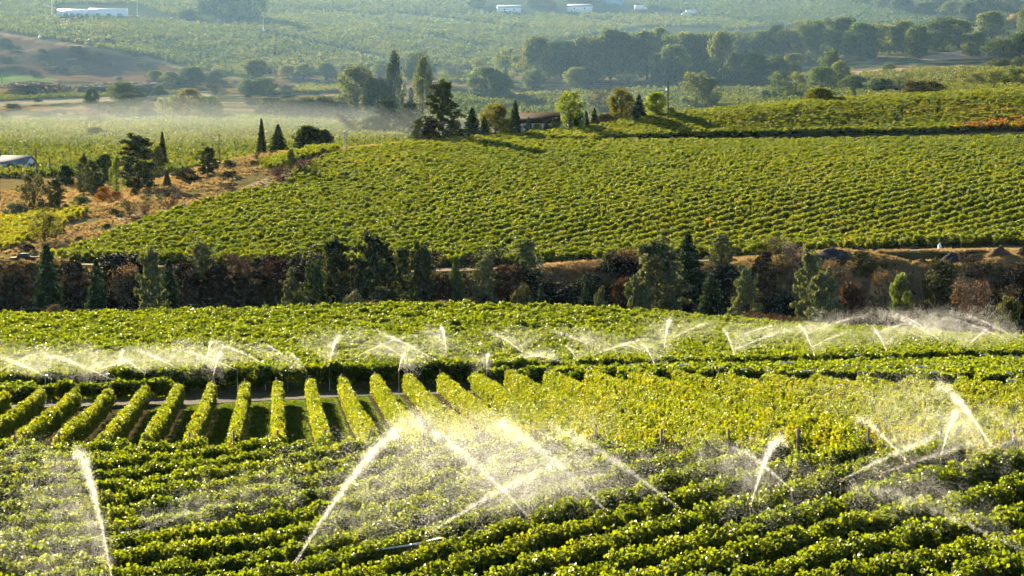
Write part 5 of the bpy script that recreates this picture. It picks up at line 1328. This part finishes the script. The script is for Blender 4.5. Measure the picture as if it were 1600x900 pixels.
mound(1520, 396, 4.5, 1.4, M_SOIL, "left brown soil heap beside the dirt road", 2)
mound(1562, 396, 5.0, 1.9, M_SOIL, "middle brown soil heap beside the dirt road", 3)
mound(1600, 396, 5.5, 2.1, M_SOIL, "right brown soil heap beside the dirt road", 4)
mound(1300, 394, 7.0, 1.6, M_DARKG, "long black heap beside the dirt road", 5, "gravel_heap")
mound(1440, 394, 3.6, 1.1, M_SOIL, "dark hollow sided mound on the sunny bank", 6)
p = at(1468, 408.5)
jg = thing("water_jug", p, 0, "small white container standing on the dirt road", "container")
add("tank", MB().tube([(0, 0, 0), (0, 0, 0.9), (0, 0, 1.1)], [0.34, 0.36, 0.2], 14).mesh("tank", M_WHITE, True), jg); add("cap", MB().tube([(0, 0, 1.08), (0, 0, 1.3)], 0.16, 10).mesh("cap", M_WHITE), jg)
p = at(842, 394)
add("leaning_pole", MB().tube([(-0.7, 0, 2.6), (-0.1, 0, 1.0), (0.6, 0, -0.3)], [0.09, 0.11, 0.11], 8).mesh("leaning_pole", M_WHITE), None, tuple(p), label="leaning pale pole at the edge of the ravine", category="pole")
for px_, py_, lab in [(71, 59, "left small white tank at the far vineyard's lower edge"), (223, 83, "right small white tank at the far vineyard's lower edge")]:
    o = thing("white_tank", hit(px_, py_, 1250), 0, lab, "tank")
    add("shell", MB().tube([(0, 0, 0), (0, 0, 1.6), (0, 0, 2.1)], [1.2, 1.2, 0.5], 14).mesh("shell", M_WHITE, True), o); add("lid", MB().tube([(0, 0, 2.08), (0, 0, 2.3)], 0.3, 8).mesh("lid", M_STEEL), o)

# ------------------------------------------------------------------ grass on the open slopes
M_GRASS = leaf_mat("dry_grass", [(0.0, (0.05, 0.04, 0.02)), (0.4, (0.25, 0.185, 0.09)), (0.8, (0.34, 0.25, 0.13)), (1.0, (0.26, 0.15, 0.08))], 0.45, (1.2, 1.1, 0.8), 0.7, 0.1)  # darkest stop holds the painted shade of the ravine bank
def tuft(name, seed):
    r = np.random.default_rng(seed); V = []; F = []
    for i in range(26):
        a = r.uniform(0, 6.28); l = r.uniform(0.5, 1.0); q = r.uniform(0.0, 0.3); w = 0.05
        b = np.array([math.cos(a)*q, math.sin(a)*q, 0]); t = b + np.array([math.cos(a)*0.35*l, math.sin(a)*0.35*l, l]); s = np.array([-math.sin(a), math.cos(a), 0])*w
        k = len(V); V += [b - s, b + s, (b + t)/2 + s*0.8 + (0, 0, 0.1), t, (b + t)/2 - s*0.8 + (0, 0, 0.1)]; F.append((k, k+1, k+2, k+3)); F.append((k, k+3, k+4, k+4))
    F = np.array([f for f in F if len(set(f)) == 4]); T = np.array([(5*i, 5*i+3, 5*i+4) for i in range(26)])
    me = mesh_np(name, np.array(V), [F, T], M_GRASS); a = me.attributes.new("lv", 'FLOAT', 'FACE'); a.data.foreach_set("value", r.uniform(0, 1, len(me.polygons)).astype(np.float32))
    return bpy.data.objects.new(name, me)
GG = inst_group("grass_tufts", [tuft("grass_tuft", 700 + i) for i in range(4)])
def grass(name, label, n, pxr, dr, keep, size, tint, seed):
    r = np.random.default_rng(seed); px = r.uniform(*pxr, n); d = r.uniform(*dr, n)
    x = ucol(px)*d; z = ground(x, d); m = keep(px, d, x) ; x, d, z, px = x[m], d[m], z[m], px[m]; k = len(x)
    s = size * r.uniform(0.5, 1.3, k)
    scatter(name, np.stack([x, d, z - 0.05], 1), np.stack([np.zeros(k), np.zeros(k), r.uniform(0, 6.28, k)], 1), np.stack([s*1.3, s*1.3, s], 1), tint + (fbm(x/12, d/12, seed) - 0.5)*0.8 + r.normal(0, 0.08, k), GG, 4, None, kind="stuff", label=label, category="grass")
hl = lambda px: np.interp(px, [-200, 60] + HL_P[1:], [405, 414] + HL_D[1:])
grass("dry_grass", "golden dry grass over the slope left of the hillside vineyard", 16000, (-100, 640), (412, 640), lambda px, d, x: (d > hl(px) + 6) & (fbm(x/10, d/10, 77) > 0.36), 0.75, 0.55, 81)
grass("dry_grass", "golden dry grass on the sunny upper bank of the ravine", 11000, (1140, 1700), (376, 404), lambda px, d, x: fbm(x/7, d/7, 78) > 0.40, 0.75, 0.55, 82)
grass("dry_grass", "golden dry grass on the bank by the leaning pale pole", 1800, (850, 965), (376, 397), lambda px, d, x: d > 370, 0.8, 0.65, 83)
grass("dry_grass", "dry weeds over the shaded bank of the ravine", 9000, (-150, 1700), (340, 396), lambda px, d, x: fbm(x/6, d/6, 79) > 0.45, 0.9, 0.05, 84)  # low tint: the bank's shade is put into the weed colour
M_LAWN = leaf_mat("lane_grass", [(0.0, (0.05, 0.08, 0.015)), (0.5, (0.09, 0.13, 0.02)), (1.0, (0.16, 0.17, 0.03))], 0.45, (1.5, 1.5, 0.6), 0.6, 0.2)

def lawn_tuft(name, seed):
    o = tuft(name, seed); o.data.materials[0] = M_LAWN; return o
GL = inst_group("lane_tufts", [lawn_tuft("lane_tuft", 750 + i) for i in range(4)])
def lane_grass():
    r = np.random.default_rng(91); n = 42000
    px = r.uniform(-60, 900, n); d = r.uniform(104, 162, n); x = ucol(px)*d
    off = np.mod(x + 0.1156*d, 2.5); off = np.minimum(off, 2.5 - off)
    m = (d > near_edge(px)) & (d < mid_edge(px) + 1.5) & (off > 0.55 + 0.3*r.uniform(0, 1, n)); x, d = x[m], d[m]; k = len(x); z = ground(x, d)
    s = 0.2 * r.uniform(0.5, 1.4, k)
    scatter("lane_grass", np.stack([x, d, z - 0.02], 1), np.stack([np.zeros(k), np.zeros(k), r.uniform(0, 6.28, k)], 1), np.stack([s*1.6, s*1.6, s], 1), 0.5 + r.normal(0, 0.15, k), GL, 4, None, kind="stuff", label="green grass growing in the lanes between the parted vine rows", category="grass")
lane_grass()
